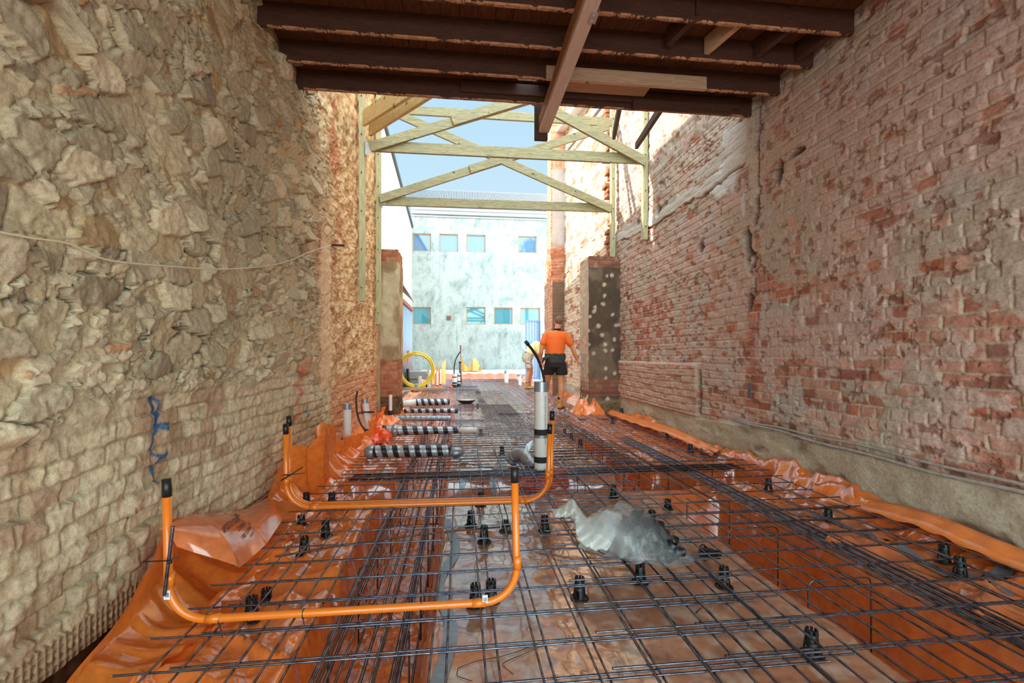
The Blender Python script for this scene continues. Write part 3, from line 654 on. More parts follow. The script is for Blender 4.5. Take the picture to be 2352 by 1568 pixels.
# broken brick toothing where a cross wall was taken out, above the right pier
b = MB(); rr = random.Random(4)
for k in range(36):
    z = 2.95+k*.088; pr = rr.choice([.10, .14, .04, .18, .08]); b.box((XR-pr/2+.02, 8.45+rr.uniform(-.02, .02), z), (pr, .20+rr.uniform(0, .05), .076), Matrix.Rotation(rr.uniform(-.06, .06), 3, 'Y'), .006)
o = b.obj('brick_toothing', simple('raw_brick', lin(170, 104, 70), .9, var=.4, scale=14, bump=.8)); tag(o, 'column of broken brick ends above the right-hand pier', 'brickwork')
# white flashing boards running up the far brick wall
b = MB(); b.beam(atx(1268, 330, 2.80), atx(1345, 232, 2.80), .05, .30, (1, 0, 0), bev=.004); o = b.obj('barge_board', simple('white_paint', lin(226, 224, 218), .6)); tag(o, 'white sloping barge board high on the far brick wall', 'board')
b = MB(); b.beam(atx(1300, 350, 2.78), atx(1385, 240, 2.78), .05, .06, (1, 0, 0), bev=.004); o = b.obj('flashing_strip', simple('grey_flashing', lin(120, 116, 112), .5, .3)); tag(o, 'thin grey flashing strip beside the white barge board', 'flashing')

# ================================================================== neighbouring buildings
tF = NT('weathered_white_render'); co = tF.coord(); f = tF.noise(tF.coord((1, 1, .8)), 1.1, 9, .72, .5); g = tF.noise(tF.coord((2.2, 2.2, 1.0)), 2.2, 9, .78, .4); g2 = tF.noise(tF.coord((5, 5, .35)), 1.2, 5, .6)
c = tF.ramp(f, [(.32, lin(112, 120, 115)), (.5, lin(146, 151, 145)), (.68, lin(160, 164, 158))]); c = tF.mix(c, tF.ramp(g, [(.36, (.50, .54, .52)), (.50, (1, 1, 1))]), .75, 'MULTIPLY'); c = tF.mix(c, tF.ramp(g2, [(.34, (.72, .76, .74)), (.44, (1, 1, 1))]), .5, 'MULTIPLY')
tF.l(c, tF.p.inputs['Base Color']); tF.set(Roughness=.9); tF.bump(tF.noise(co, 6, 8, .7), .5, .02); M_fac = tF.m
M_frame = simple('window_timber', lin(150, 122, 92), .7, var=.2)
def glassm(name, c):
    t = NT(name); t.set(Roughness=.04, Metallic=.0); t.p.inputs['Base Color'].default_value = (*c, 1); t.p.inputs['Specular IOR Level'].default_value = 1.0; return t.m
M_gu = glassm('sky_tinted_window_glass', lin(70, 98, 126)); M_gl = glassm('teal_window_glass', lin(60, 116, 126))  # blue base of the upper panes stands in for reflected sky
YF = 22.0
wins = []
for x0, x1, y0, y1 in ((946, 990, 536, 577), (1009, 1052, 537, 578), (1071, 1115, 539, 579), (1190, 1232, 542, 581), (946, 990, 705, 745), (1071, 1115, 705, 745), (1134, 1177, 706, 745), (1195, 1240, 707, 745)):
    a = aty(x0, (y0+y1)/2-20, YF); c_ = aty(x1, (y0+y1)/2-20, YF); zt = aty((x0+x1)/2, y0, YF).z; zb_ = aty((x0+x1)/2, y1, YF).z
    wins.append((max(a.x, -2.28), c_.x, zb_, zt))
bt = empty('apartment_building', (.6, YF, 0), 'pale weathered two-storey rendered building closing the far end', 'building')
b = MB(); xs_ = sorted({-2.32, 4.2}|{w_[0] for w_ in wins}|{w_[1] for w_ in wins}); zs_ = sorted({0., 7.78}|{w_[2] for w_ in wins}|{w_[3] for w_ in wins})
for i in range(len(xs_)-1):
    for j in range(len(zs_)-1):
        cx = (xs_[i]+xs_[i+1])/2; cz = (zs_[j]+zs_[j+1])/2
        if any(w_[0] < cx < w_[1] and w_[2] < cz < w_[3] for w_ in wins): continue
        x0, x1, z0, z1 = xs_[i], xs_[i+1], zs_[j], zs_[j+1]
        b.add([(x0, YF, z0), (x1, YF, z0), (x1, YF, z1), (x0, YF, z1)], [(0, 1, 2, 3)])
for (x0, x1, z0, z1) in wins:        # reveals
    V = [(x0, YF, z0), (x1, YF, z0), (x1, YF, z1), (x0, YF, z1), (x0, YF+.14, z0), (x1, YF+.14, z0), (x1, YF+.14, z1), (x0, YF+.14, z1)]
    b.add(V, [(0, 1, 5, 4), (1, 2, 6, 5), (2, 3, 7, 6), (3, 0, 4, 7)])
b.add([(-2.32, YF+6, 0), (4.2, YF+6, 0), (4.2, YF+6, 7.6), (-2.32, YF+6, 7.6), (-2.32, YF, 0), (4.2, YF, 0), (4.2, YF, 7.78), (-2.32, YF, 7.78)], [(0, 1, 2, 3), (0, 3, 7, 4), (1, 5, 6, 2)])
b.obj('facade', M_fac, bt)
for i, (x0, x1, z0, z1) in enumerate(wins):
    f_ = MB(); y = YF+.08; wd = .045
    f_.box(((x0+x1)/2, y, z0+wd/2), (x1-x0, .06, wd)); f_.box(((x0+x1)/2, y, z1-wd/2), (x1-x0, .06, wd)); f_.box((x0+wd/2, y, (z0+z1)/2), (wd, .06, z1-z0-2*wd)); f_.box((x1-wd/2, y, (z0+z1)/2), (wd, .06, z1-z0-2*wd))
    fr = f_.obj('window', M_frame, bt)
    g_ = MB(); g_.box(((x0+x1)/2, y+.01, (z0+z1)/2), (x1-x0-wd*2, .012, z1-z0-wd*2)); g_.obj('pane', M_gu if i < 4 else M_gl, fr)
p = aty(1031, 730, YF); v_ = MB(); v_.box((p.x, YF-.01, p.z), (.20, .04, .20)); 
for k in range(4): v_.box((p.x, YF-.035, p.z-.07+k*.045), (.16, .02, .012), Matrix.Rotation(.5, 3, 'X'))
v_.obj('air_vent', simple('terracotta_vent', lin(120, 74, 70), .8), bt)
cn = MB(); cn.box((.94, YF-.06, 7.82), (6.5, .20, .16)); cn.box((.94, YF-.10, 7.95), (6.5, .28, .10)); cn.box((.94, YF-.03, 7.66), (6.5, .08, .06)); cn.obj('cornice', simple('white_fascia', lin(146, 148, 150), .6), bt)
P = []
for j in range(2):
    P.append([(x, YF-.22+j*3.4, 8.02+j*2.05+.04*math.cos(x*2*math.pi/.085)) for x in np.arange(-3.2, 8, .0106)])
r_ = MB(); r_.grid(P); r_.obj('corrugated_roof', simple('zinc_roof', lin(104, 108, 112), .5, .2, .1, 4), bt)
# cream neighbour on the left, long flank wall with a dark barge along its top
M_cream = simple('cream_render', lin(200, 188, 168), .85, var=.05, scale=1.5, bump=.1)
cb = empty('side_building', (-2.6, 15, 0), 'plain cream flank wall of the neighbouring building rising beyond the left pier', 'building')
b = MB(); X0, X1 = -3.2, -2.3; V = []
for (y, zt) in ((9.2, 8.5), (22.0, 7.1)): V += [(X0, y, 0), (X1, y, 0), (X1, y, zt), (X0, y, zt)]
b.add(V, [(0, 1, 2, 3), (4, 7, 6, 5), (1, 5, 6, 2), (0, 3, 7, 4), (2, 6, 7, 3)]); b.obj('flank_wall', M_cream, cb)
b = MB(); b.beam((-2.26, 9.2, 8.52), (-2.26, 21.9, 7.12), .08, .13); b.obj('barge', simple('dark_flashing', lin(70, 76, 80), .5, .3), cb)
# corrugated fence and lean-to beyond the left pier
M_corr = simple('blue_grey_steel', lin(150, 166, 184), .35, .4, .08, 3)
ft = empty('corrugated_fence', (-1.78, 13.3, 0), 'tall blue-grey corrugated steel fence behind the yellow coil', 'fence')
P = []
for z in (0.0, 2.62): P.append([(-1.78+.018*math.cos(y*2*math.pi/.16)+(.0), y, z) for y in np.arange(10.2, 17.0, .02)])
b = MB(); b.grid(P); o = b.obj('steel_sheet', M_corr, ft); modify(o, 'SOLIDIFY', thickness=.004)
b = MB(); b.beam((-1.76, 10.2, 2.70), (-1.76, 17, 2.70), .07, .12); b.obj('top_rail', simple('rusty_rail', lin(150, 84, 66), .7), ft)
b = MB()
for y in (10.3, 13.4, 16.9): b.box((-1.85, y, 1.3), (.06, .06, 2.6))
b.obj('fence_posts', M_corr, ft)
b = MB(); V = [(-2.28, 11.2, 3.95), (-1.62, 11.2, 3.10), (-1.62, 16.6, 2.90), (-2.28, 16.6, 3.5)]
b.add(V+[(x, y, z+.05) for x, y, z in V], [(0, 1, 2, 3), (7, 6, 5, 4), (0, 4, 5, 1), (1, 5, 6, 2), (2, 6, 7, 3), (3, 7, 4, 0)]); o = b.obj('lean_to_roof', simple('grey_sheet', lin(178, 170, 162), .7)); tag(o, 'small grey lean-to roof above the corrugated fence', 'roof')
# blue steel gate beside the brick wall
gt = empty('steel_gate', (2.2, 18.0, 0), 'blue-grey ribbed steel gate behind the workers', 'gate')
a = aty(1208, 735, 18).x; c_ = aty(1240, 735, 18).x
P = []
for z in (.1, 2.42): P.append([(x, 18.0+.012*math.copysign(1, math.cos((x-a)*2*math.pi/.11)), z) for x in np.arange(a, c_, .0115)])
b = MB(); b.grid(P, False); o = b.obj('gate_sheet', simple('blue_gate_steel', lin(138, 156, 182), .4, .3), gt); modify(o, 'SOLIDIFY', thickness=.004)
b = MB(); 
for z in (.12, 1.55, 2.42): b.box(((a+c_)/2, 17.97, z), (c_-a, .04, .06))
for x in (a, c_): b.box((x, 17.97, 1.25), (.05, .05, 2.4))
b.obj('gate_frame', simple('gate_frame_steel', lin(104, 128, 160), .4, .3), gt)
b = MB(); x0 = c_+.06; b.box((x0, 17.6, 1.5), (.10, .10, 3.0)); o = b.obj('gate_post', simple('pale_post', lin(200, 190, 150), .7)); tag(o, 'pale timber post at the hinge side of the blue gate', 'post')
# kerb, planks at the far end
b = MB(); b.box((.9, 20.9, .22), (4.6, .22, .12), bev=.01); b.box((.9, 21.4, .30), (5.4, .5, .10)); o = b.obj('kerb', simple('concrete_edge', lin(204, 196, 180), .9, var=.15, bump=.5)); tag(o, 'long pale concrete kerb at the foot of the far building', 'kerb')
g = MB(); P = []
for i, y in enumerate((19.3, 20.0, 20.6, 20.78)):
    P.append([(x, y+.05*math.sin(x*9), (-.06, .0, .10, .20)[i]+.02*math.sin(x*13+i)) for x in np.arange(-1.6, 2.6, .05)])
g.grid(P); o = g.obj('membrane_edge', simple('red_orange_film', lin(214, 110, 84), .3, var=.2)); tag(o, 'strip of orange-red membrane turned up against the far kerb', 'membrane')
# ================================================================== reinforcing mesh
tR = NT('rebar_steel'); co = tR.coord(); f = tR.noise(co, 18, 5, .6)
tR.l(tR.ramp(f, [(.35, lin(70, 72, 82)), (.6, lin(124, 128, 140)), (.8, lin(128, 106, 94))]), tR.p.inputs['Base Color']); tR.set(Roughness=.30, Metallic=.9); M_bar = tR.m
M_rust = simple('rusty_rebar', lin(116, 84, 64), .7, .4, .3, 30)
M_tie = simple('tie_wire', lin(40, 36, 34), .5, .6)
def bar_mesh(L, r=.0042, ribs=True, n=7, axis='x'):
    b = MB()
    if ribs:
        m = int(L/.0042); rad = [r*(1.07 if (i//1) % 2 == 0 else .86) for i in range(m+1)]; ts = [L*i/m for i in range(m+1)]
    else: rad = [r, r]; ts = [0, L]
    V = []
    for t_, q in zip(ts, rad):
        for k in range(n):
            a = 2*math.pi*k/n; V.append((t_, q*math.cos(a), q*math.sin(a)) if axis == 'x' else (q*math.cos(a), t_, q*math.sin(a)))
    m = len(ts); F = [(i*n+k, i*n+(k+1) % n, (i+1)*n+(k+1) % n, (i+1)*n+k) for i in range(m-1) for k in range(n)]+[tuple(range(n)), tuple((m-1)*n+k for k in reversed(range(n)))]
    b.add(V, F, True); return b.mesh('bar', M_bar)
def sheet(label, xs, ys, xr, yr, z, ribs, flip=False, tilt=0, r=.0042):
    t = empty('reinforcing_mesh', (xr[0], yr[0], z), label, 'steel mesh', 'overlapping reinforcing mesh sheets')
    mx = bar_mesh(xr[1]-xr[0], r, ribs, 7 if ribs else 5, 'x'); my = bar_mesh(yr[1]-yr[0], r, ribs, 7 if ribs else 5, 'y'); dz = -.0082 if flip else .0082
    rr = random.Random(len(label))
    for y in ys:
        o = bpy.data.objects.new('cross_bar', mx); COL.objects.link(o); o.parent = t; o.location = (rr.uniform(-.006, .006), y-yr[0], 0)
    for x in xs:
        o = bpy.data.objects.new('long_bar', my); COL.objects.link(o); o.parent = t; o.location = (x-xr[0], 0, dz)
    t.rotation_euler = (tilt, 0, rr.uniform(-.002, .002)); return t
ar = np.arange
sheet('near left mesh sheet with its bar ends pointing at the plastic upstand', ar(-1.02, 1.19, .1835), ar(.84, 3.9, .1965), (-1.14, 1.26), (.62, 3.92), .000, True)
sheet('second near mesh sheet laid slightly offset over the first, starting farther from the wall', ar(-.934, 1.25, .1775), ar(.885, 3.75, .1965), (-.985, 1.40), (.62, 3.80), -.017, True)
sheet('near right mesh sheet running up to the brick wall', ar(.62, 2.72, .1835), ar(.865, 4.4, .1965), (.50, 2.78), (.62, 4.45), .0165, True)
sheet('mesh sheet on the right lapped under the others, with a closer set of bar ends', ar(.95, 2.62, .1775), ar(.93, 3.0, .1965), (.93, 2.74), (.62, 3.2), -.017, True)
sheet('left mesh sheet between the two striped pipes and the doubled conduits', ar(-.96, 1.1, .19), ar(3.82, 5.0, .12), (-1.05, 1.2), (3.75, 5.05), -.01, False)
sheet('middle mesh sheet around the tall white riser', ar(-.2, 1.6, .19), ar(3.95, 7.4, .13), (-.3, 1.7), (3.85, 7.5), .010, False, r=.0038)
sheet('right mesh sheet farther along the brick wall', ar(.75, 2.70, .15), ar(4.3, 8.1, .14), (.68, 2.76), (4.2, 8.2), .004, False, r=.0038)
sheet('left mesh sheet beyond the striped pipes', ar(-.95, .95, .19), ar(5.1, 9.3, .14), (-1.0, 1.0), (5.0, 9.4), .004, False, tilt=.006, r=.0038)
sheet('far mesh sheet under the standing worker', ar(.5, 2.3, .16), ar(7.4, 13.4, .15), (.4, 2.4), (7.2, 13.5), .0, False, r=.0038)
sheet('far left mesh sheet beside the yellow coil', ar(-1.0, .5, .18), ar(9.2, 15.5, .16), (-1.1, .55), (9.1, 15.6), .0, False, r=.0038)
sheet('farthest mesh sheet reaching the kerb of the far building', ar(-1.2, 2.3, .2), ar(13.4, 19.9, .18), (-1.3, 2.4), (13.2, 20.0), .0, False, r=.0042)
# trench cages
def cage(label, longs, y0, y1, stir, m_=None, across=False, r=.0065):
    q = empty('trench_mesh', (longs[0][0] if not across else y0, y0 if not across else longs[0][0], longs[0][1]), label, 'trench reinforcement')
    for (x, z, rb) in longs:
        mb = MB(); mp = [(x, y0, z), (x, y1, z)] if not across else [(y0, x, z), (y1, x, z)]
        rr_ = r if not rb else .008
        if not across and y1-y0 < 12:
            n = int(min(y1-y0, 6.0)/.005); pts = [Vector(mp[0]).lerp(Vector(mp[1]), i/n) for i in range(n+1)]; mb.tube(pts, rr_, 7, rad=[rr_*(1.08 if i % 2 else .9) for i in range(n+1)])
        else: mb.tube(mp, rr_, 6)
        mb.obj('trench_bar', M_rust if rb else (m_ or M_bar), q)
    for (p, hw, zt, zb_) in stir:
        mb = MB(); R_ = .03
        if not across: pts = [(p[0]-hw, p[1], zb_), (p[0]-hw, p[1], zt-R_), (p[0]-hw+.009, p[1], zt-.009), (p[0]-hw+R_, p[1], zt), (p[0]+hw-R_, p[1], zt), (p[0]+hw-.009, p[1], zt-.009), (p[0]+hw, p[1], zt-R_), (p[0]+hw, p[1], zb_)]
        else: pts = [(p[0], p[1]-hw, zb_), (p[0], p[1]-hw, zt-R_), (p[0], p[1]-hw+R_, zt), (p[0], p[1]+hw-R_, zt), (p[0], p[1]+hw, zt-R_), (p[0], p[1]+hw, zb_)]
        mb.tube(pts, .0042, 6); mb.obj('stirrup', M_bar, q)
    return q
cage('trench reinforcement with heavy bars lying in the long left trench', [(-.50, -.045, 0), (-.475, -.045, 1), (-.455, -.05, 0), (-.335, -.045, 0), (-.30, -.07, 1), (-.235, -.05, 0), (-.21, -.05, 0), (-.52, -.44, 0), (-.40, -.44, 0), (-.30, -.44, 0), (-.22, -.44, 0)], .7, 9.5,
     [((-.37, y), .16, -.055, -.46) for y in ar(1.35, 9.3, .55)])
cage('flat bundle of parallel bars and stirrups along the right-hand trench', [(2.07, -.03, 0), (2.09, -.03, 0), (2.11, -.035, 0), (2.135, -.03, 0), (2.16, -.035, 0), (2.185, -.03, 0), (1.93, -.06, 1), (1.70, -.44, 0), (1.85, -.44, 0), (1.98, -.44, 0)], .7, 5.8,
     [((1.86, y), .17, -.055, -.46) for y in (1.35, 2.05, 2.72, 3.25)])
cage('dark bundle of bars crossing the room in the cross trench', [(4.02, -.02, 0), (4.06, -.025, 0), (4.10, -.02, 0), (4.15, -.025, 0), (4.19, -.02, 0), (4.24, -.03, 0), (3.95, -.40, 0), (4.15, -.40, 0)], -.95, 2.66,
     [((x, 4.08), .13, -.03, -.42) for x in ar(.2, 2.7, .45)], across=True)
cage('steel bars standing in the far short trench on the right', [(1.58, -.04, 0), (1.66, -.04, 0), (1.75, -.04, 0), (1.80, -.04, 0)], 4.3, 6.8, [((1.69, y), .13, -.05, -.46) for y in ar(4.5, 6.8, .4)])
b = MB(); n = 260; pts = [Vector((-.62, 2.86, -.035)).lerp(Vector((.05, 2.80, -.03)), i/n) for i in range(n+1)]
pts = [Vector((-1.0+1.25*i/n, 2.60+.28*i/n, -.045+.02*math.sin(i/n*3))) for i in range(n+1)]
b.tube(pts, .006, 7, rad=[.0062 if i % 2 else .0054 for i in range(n+1)]); o = b.obj('loose_bar', M_rust); tag(o, 'rusty loose bar lying under the mesh across the left trench', 'steel bar')
# tie wire offcuts
for k, (pts, l) in enumerate(((((1085, 1560), (1048, 1548), (1052, 1530), (1100, 1515), (1150, 1505), (1200, 1490), (1240, 1475)), 'long thin wire curl on the dusty membrane below the conduit bend'),
                              (((1180, 1545), (1150, 1520), (1200, 1500), (1255, 1480), (1262, 1470)), 'second thin wire curl beside the long one'),
                              (((1305, 1460), (1312, 1468), (1306, 1475), (1322, 1462)), 'small wire offcut right of the wire curls'),
                              (((1600, 1405), (1606, 1395), (1612, 1392), (1600, 1400), (1596, 1408)), 'tangled black wire offcut on the pad right of the bag'))):
    P = [atz(*p, PAD+.012) for p in pts]; Q = []
    for i in range(len(P)-1):
        for j in range(6): Q.append(P[i].lerp(P[i+1], j/6))
    for i in range(1, len(Q)-1): Q[i] = (Q[i-1]+Q[i]+Q[i+1])/3
    for q in Q: q.z = mz(q.x, q.y)+.004
    b = MB(); b.tube(Q, .0012, 5); o = b.obj('tie_wire', M_tie); tag(o, l, 'wire')

# ================================================================== plastic bar chairs
M_blk = simple('black_plastic', (.012, .012, .013), .42, var=.2)
def chair_parts():
    base = MB(); R_ = .040
    base.tube([(R_*math.cos(a), R_*math.sin(a), .004) for a in np.linspace(0, 2*math.pi, 25)], .004, 6, cap=False)
    for k in range(4):
        a = math.pi/4+k*math.pi/2; base.beam((.0, 0, .003), (R_*math.cos(a), R_*math.sin(a), .003), .006, .004)
    base.tube([(.022*math.cos(a), .022*math.sin(a), .004) for a in np.linspace(0, 2*math.pi, 19)], .003, 5, cap=False)
    body = MB(); H = .085
    for k in range(4):
        a0 = k*math.pi/2+.22; a1 = (k+1)*math.pi/2-.22; n = 5; P = []
        for i, z in enumerate((.004, .03, .055, H)):
            r = .032-(.032-.021)*z/H; s_ = .0 if z > .04 else .12
            P.append([(r*math.cos(a), r*math.sin(a), z) for a in np.linspace(a0+s_, a1-s_, n)])
        Q = [[(x*.88, y*.88, z) for x, y, z in row] for row in P]
        body.grid(P); body.grid([list(reversed(r)) for r in Q])
        for A, B in ((P, Q),):
            for row in range(len(P)-1):
                for e in (0, n-1): body.add([A[row][e], A[row+1][e], B[row+1][e], B[row][e]], [(0, 1, 2, 3)])
        body.add(P[-1]+Q[-1], [tuple(range(n))+tuple(reversed(range(n, 2*n)))])
    body.lathe([(.0265, .045), (.0245, .060), (.0205, .060), (.0225, .045), (.0265, .045)], n=20)
    crown = MB()
    for k in range(8):
        a = k*math.pi/4+.2; crown.box((.020*math.cos(a), .020*math.sin(a), H+.007), (.006, .009, .018), Matrix.Rotation(a, 3, 'Z') @ Matrix.Rotation(-.12, 3, 'Y'))
    crown.lathe([(.0225, H-.010), (.022, H+.002), (.017, H+.002), (.018, H-.010), (.0225, H-.010)], n=20)
    return base, body, crown
cb_, cbo, cc = chair_parts()
proto = empty('bar_chair', (0, 0, 0)); cb_.obj('base_ring', M_blk, proto); cbo.obj('legs', M_blk, proto); cc.obj('crown', M_blk, proto)
chairs = [
 (1104, 1163, 'upright black bar chair just in front of the doubled conduits, midway along'), (1082, 1210, 'black bar chair where the rusty loose bar ends'), (1112, 1247, 'black bar chair nearest left of the single orange conduit riser'),
 (1161, 1223, 'small black bar chair touching the left side of the orange riser'), (1251, 1222, 'black bar chair between the orange riser and the plastic bag'), (1409, 1143, 'black bar chair directly behind the plastic bag'),
 (1534, 1170, 'low black bar chair right of the bag, farthest back of those beside it'), (1497, 1209, 'black bar chair half hidden behind the right end of the bag'), (1331, 1378, 'tall black bar chair standing alone in front of the bag'),
 (1470, 1338, 'black bar chair in shadow just in front of the bag'), (1614, 1288, 'tipped black bar chair between the bag and the right trench'), (1663, 1349, 'tall black bar chair on the brink of the right trench'),
 (1864, 1508, 'black bar chair nearest the camera on the right'), (1092, 1396, 'black bar chair under the conduit bend, left of the two'), (1128, 1384, 'black bar chair under the conduit bend, right of the two'),
 (704, 1176, 'black bar chair under the left bend of the doubled conduits'), (762, 1182, 'upright black bar chair under the doubled conduits'), (692, 1220, 'small black bar chair on the left pad behind the loose bar'),
 (748, 1238, 'black bar chair on the left pad touching the loose bar'), (699, 1278, 'black bar chair on the left pad right of the large plastic fold'), (612, 1365, 'black bar chair on the left pad, second nearest to the camera'),
 (578, 1432, 'black bar chair below the orange conduit, nearest the camera on the left'), (1902, 1206, 'black bar chair on the right pad in front of the worn footing'), (2168, 1300, 'black bar chair at far right, rear of the closely set pair'),
 (2205, 1345, 'black bar chair at far right, front of the closely set pair'), (1765, 1137, 'black bar chair on the right pad near the cross trench'), (1586, 1050, 'upright black bar chair near the turned-up membrane on the right'),
 (1612, 1052, 'lying black bar chair beside an upright one near the right wall'), (1333, 1035, 'black bar chair right of the white riser, front one'), (1312, 1012, 'black bar chair right of the white riser, middle one'),
 (1297, 1005, 'black bar chair right of the white riser, back one'), (1153, 1050, 'black bar chair left of the white riser'), (1104, 999, 'small black bar chair at the end of the farther striped pipe'),
 (1533, 1015, 'black bar chair under the mesh by the long membrane lip'), (1428, 965, 'black bar chair close to the foot of the right pier'), (1407, 978, 'black bar chair one step in front of the right pier'), (1097, 940, 'tiny distant black bar chair behind the round floor waste')]
for i, (px, py, l) in enumerate(chairs):
    c = proto if i == 0 else copy_tree(proto); p = atz(px, py, PAD); c.location = (p.x, p.y, mz(p.x, p.y)+.001); c.rotation_euler = (0, 0, i*1.3)
    if 'tipped' in l or 'lying' in l: c.rotation_euler = (1.35, 0, .5); c.location.z += .04
    if 'low black' in l or 'small black' in l: c.scale = (1, 1, .72)
    tag(c, l, 'bar chair', 'black plastic bar chairs under the mesh')

# ================================================================== conduits and pipes
M_or = simple('orange_conduit', lin(232, 122, 32), .28, var=.04, coat=.3); M_lab = simple('white_label', lin(226, 226, 226), .5); M_ink = simple('black_ink', (.01, .01, .01), .5)
def bend(p0, c, p1, R_, n=12):     # rounded corner at c between p0 and p1
    p0, c, p1 = Vector(p0), Vector(c), Vector(p1); d0 = (p0-c).normalized(); d1 = (p1-c).normalized(); a = c+d0*R_; e_ = c+d1*R_; o = c+d0*R_+d1*R_; out = []
    for i in range(n+1):
        t = i/n*math.pi/2; out.append(o-d1*R_*math.cos(t)-d0*R_*math.sin(t))
    return [p0]+out+[p1]
def conduit(label, top_l, foot_l, foot_r, top_r, r, R_=.15, caps=True):
    t = empty('conduit', foot_l, label, 'conduit')
    mid = (Vector(foot_l)+Vector(foot_r))/2
    path = bend(top_l, foot_l, mid, R_)[:-1]+bend(mid, foot_r, top_r, R_)[1:]
    b = MB(); b.tube(path, r, 18); b.obj('pipe', M_or, t)
    for base, d in ((Vector(top_l), Vector(foot_l)), (Vector(top_r), Vector(foot_r))):
        b = MB(); u = (d-base).normalized(); b.cyl(base-u*.012, base+u*.055, r*1.06, 16); b.obj('tape_cap', M_blk, t)
    up = Vector((0, 0, 1)); s_ = (Vector(foot_r)-Vector(foot_l)).normalized()
    for q, d in ((Vector(foot_l)+up*(R_+.02), up), (Vector(foot_l)+s_*(R_+.02), s_), (Vector(foot_r)+up*(R_+.02), up), (Vector(foot_r)-s_*(R_+.02), s_)):
        b = MB(); b.cyl(q-d*.028, q+d*.028, r*1.13, 18); b.obj('coupling', M_or, t)
    return t, s_
zc = .025; r1 = .0155
t1, s_ = conduit('single orange conduit lying on the mesh nearest the camera, both ends turned up', (-1.125, 1.89, .56), (-1.115, 1.89, zc), (.235, 1.885, zc), (.225, 1.90, .57), r1, .14)
for q in ((-1.113, 1.872, .135), (.10, 1.866, .045)):
    b = MB(); b.box((q[0], 1.873, q[2]), (.022, .004, .035)); lb = b.obj('label_sticker', M_lab, t1)
    b = MB()
    for k in range(4): b.box((q[0]-.006+k*.004, 1.8705, q[2]), (.0018, .001, .016))
    b.obj('label_print', M_ink, lb)
b = MB()
for x in (-.93, -.16, -.62): b.tube([(x, 1.89+.017*math.cos(a), zc+.019*math.sin(a)-.003) for a in np.linspace(0, 2*math.pi, 14)], .0022, 5, cap=False); b.beam((x, 1.88, zc-.015), (x+.01, 1.885, zc-.075), .003, .003)
b.obj('cable_tie', M_blk, t1)
r2 = .0165
conduit('front one of the doubled orange conduits crossing in front of the white riser', (-1.165, 3.20, .575), (-1.16, 3.20, zc), (.61, 3.16, zc), (.625, 3.16, .55), r2, .16)
conduit('rear one of the doubled orange conduits crossing in front of the white riser', (-1.165, 3.26, .62), (-1.16, 3.26, zc), (.645, 3.225, zc), (.655, 3.225, .635), r2, .16)
b = MB(); n = 60; a = Vector((-1.085, 1.86, .40)); c_ = Vector((-1.115, 1.86, .14)); b.tube([a.lerp(c_, i/n) for i in range(n+1)], .006, 7, rad=[.0068 if i % 2 else .0056 for i in range(n+1)]); o = b.obj('stake_bar', M_bar); tag(o, 'short ribbed bar tied upright against the nearest conduit', 'steel bar')
b = MB(); b.tube([(-1.20, 1.875, .265), (-1.10, 1.85, .275), (-1.06, 1.85, .285)], .0025, 6); b.lathe([(0, .0), (.008, 0), (.008, .01), (0, .01)], (-1.09, 1.85, .265), 8); o = b.obj('wire_tie', M_blk); tag(o, 'black wire tie around the nearest conduit and its ribbed bar', 'wire')
b = MB(); b.tube([(-1.05, 3.18, .30), (-1.18, 3.16, .22)], .004, 6); b.tube([(-1.17, 3.16, .255), (-1.03, 3.16, .265)], .003, 6); o = b.obj('cross_tie', M_blk); tag(o, 'crossed black wire and short bar tied to the doubled conduits', 'wire')

M_pvc = simple('white_pvc', lin(226, 224, 216), .35, var=.04); M_duct = simple('silver_duct_tape', lin(150, 156, 160), .35, .5, .15, 40); M_foam = simple('black_foam', (.014, .014, .015), .75)
def pvc_riser(label, base, h_, r, tape=.06, lean=(0, 0), foot=None, taped=True, bands=()):
    t = empty('drain_riser', base, label, 'pipe'); B = Vector(base); T = B+Vector((lean[0], lean[1], h_))
    b = MB(); b.tube([B, T], r, 24, cap=False); b.tube([T, B], r*.9, 24, cap=False); b.grid([[T+Vector((q*math.cos(a), q*math.sin(a), 0)) for a in np.linspace(0, 2*math.pi, 25)] for q in (r, r*.9)]); b.obj('pipe', M_pvc, t)
    if taped: b = MB(); b.tube([T+Vector((0, 0, .004)), T-(T-B).normalized()*tape], r*1.03, 24, cap=False); b.obj('duct_tape', M_duct, t)
    for z, w_, m in bands:
        q = B.lerp(T, z/h_); b = MB(); b.tube([q, q+(T-B).normalized()*w_], r*1.04, 24, cap=False); b.obj('tape_band', m, t)
    if foot: b = MB(); b.lathe([(r*1.25, -.02), (r*1.35, .02), (r*1.25, foot), (r*1.02, foot+.02)], B, 20); b.obj('rubber_collar', M_blk, t)
    return t, T
rb = Vector((.735, 4.12, -.10))
R1, T1 = pvc_riser('tall white drain riser with black tape bands in the middle of the slab', rb, .90, .064, .085, bands=((.42, .055, M_foam), (.395, .028, M_duct), (.17, .055, M_foam)))
b = MB(); b.lathe([(.055, -.02), (.074, .0), (.080, .05), (.070, .10), (.066, .105)], rb, 24); b.obj('rubber_elbow', M_blk, R1)
# small print down the pipe
b = MB(); rr = random.Random(2); z = .35
while z < .78:
    hgt = rr.choice([.008, .010, .006]); a = -1.15; b.box((rb.x+.0645*math.cos(a), rb.y+.0645*math.sin(a), rb.z+z), (.001, .009, hgt), Matrix.Rotation(a, 3, 'Z')); z += .014
b.obj('pipe_print', simple('teal_print', lin(60, 130, 140), .5), R1)
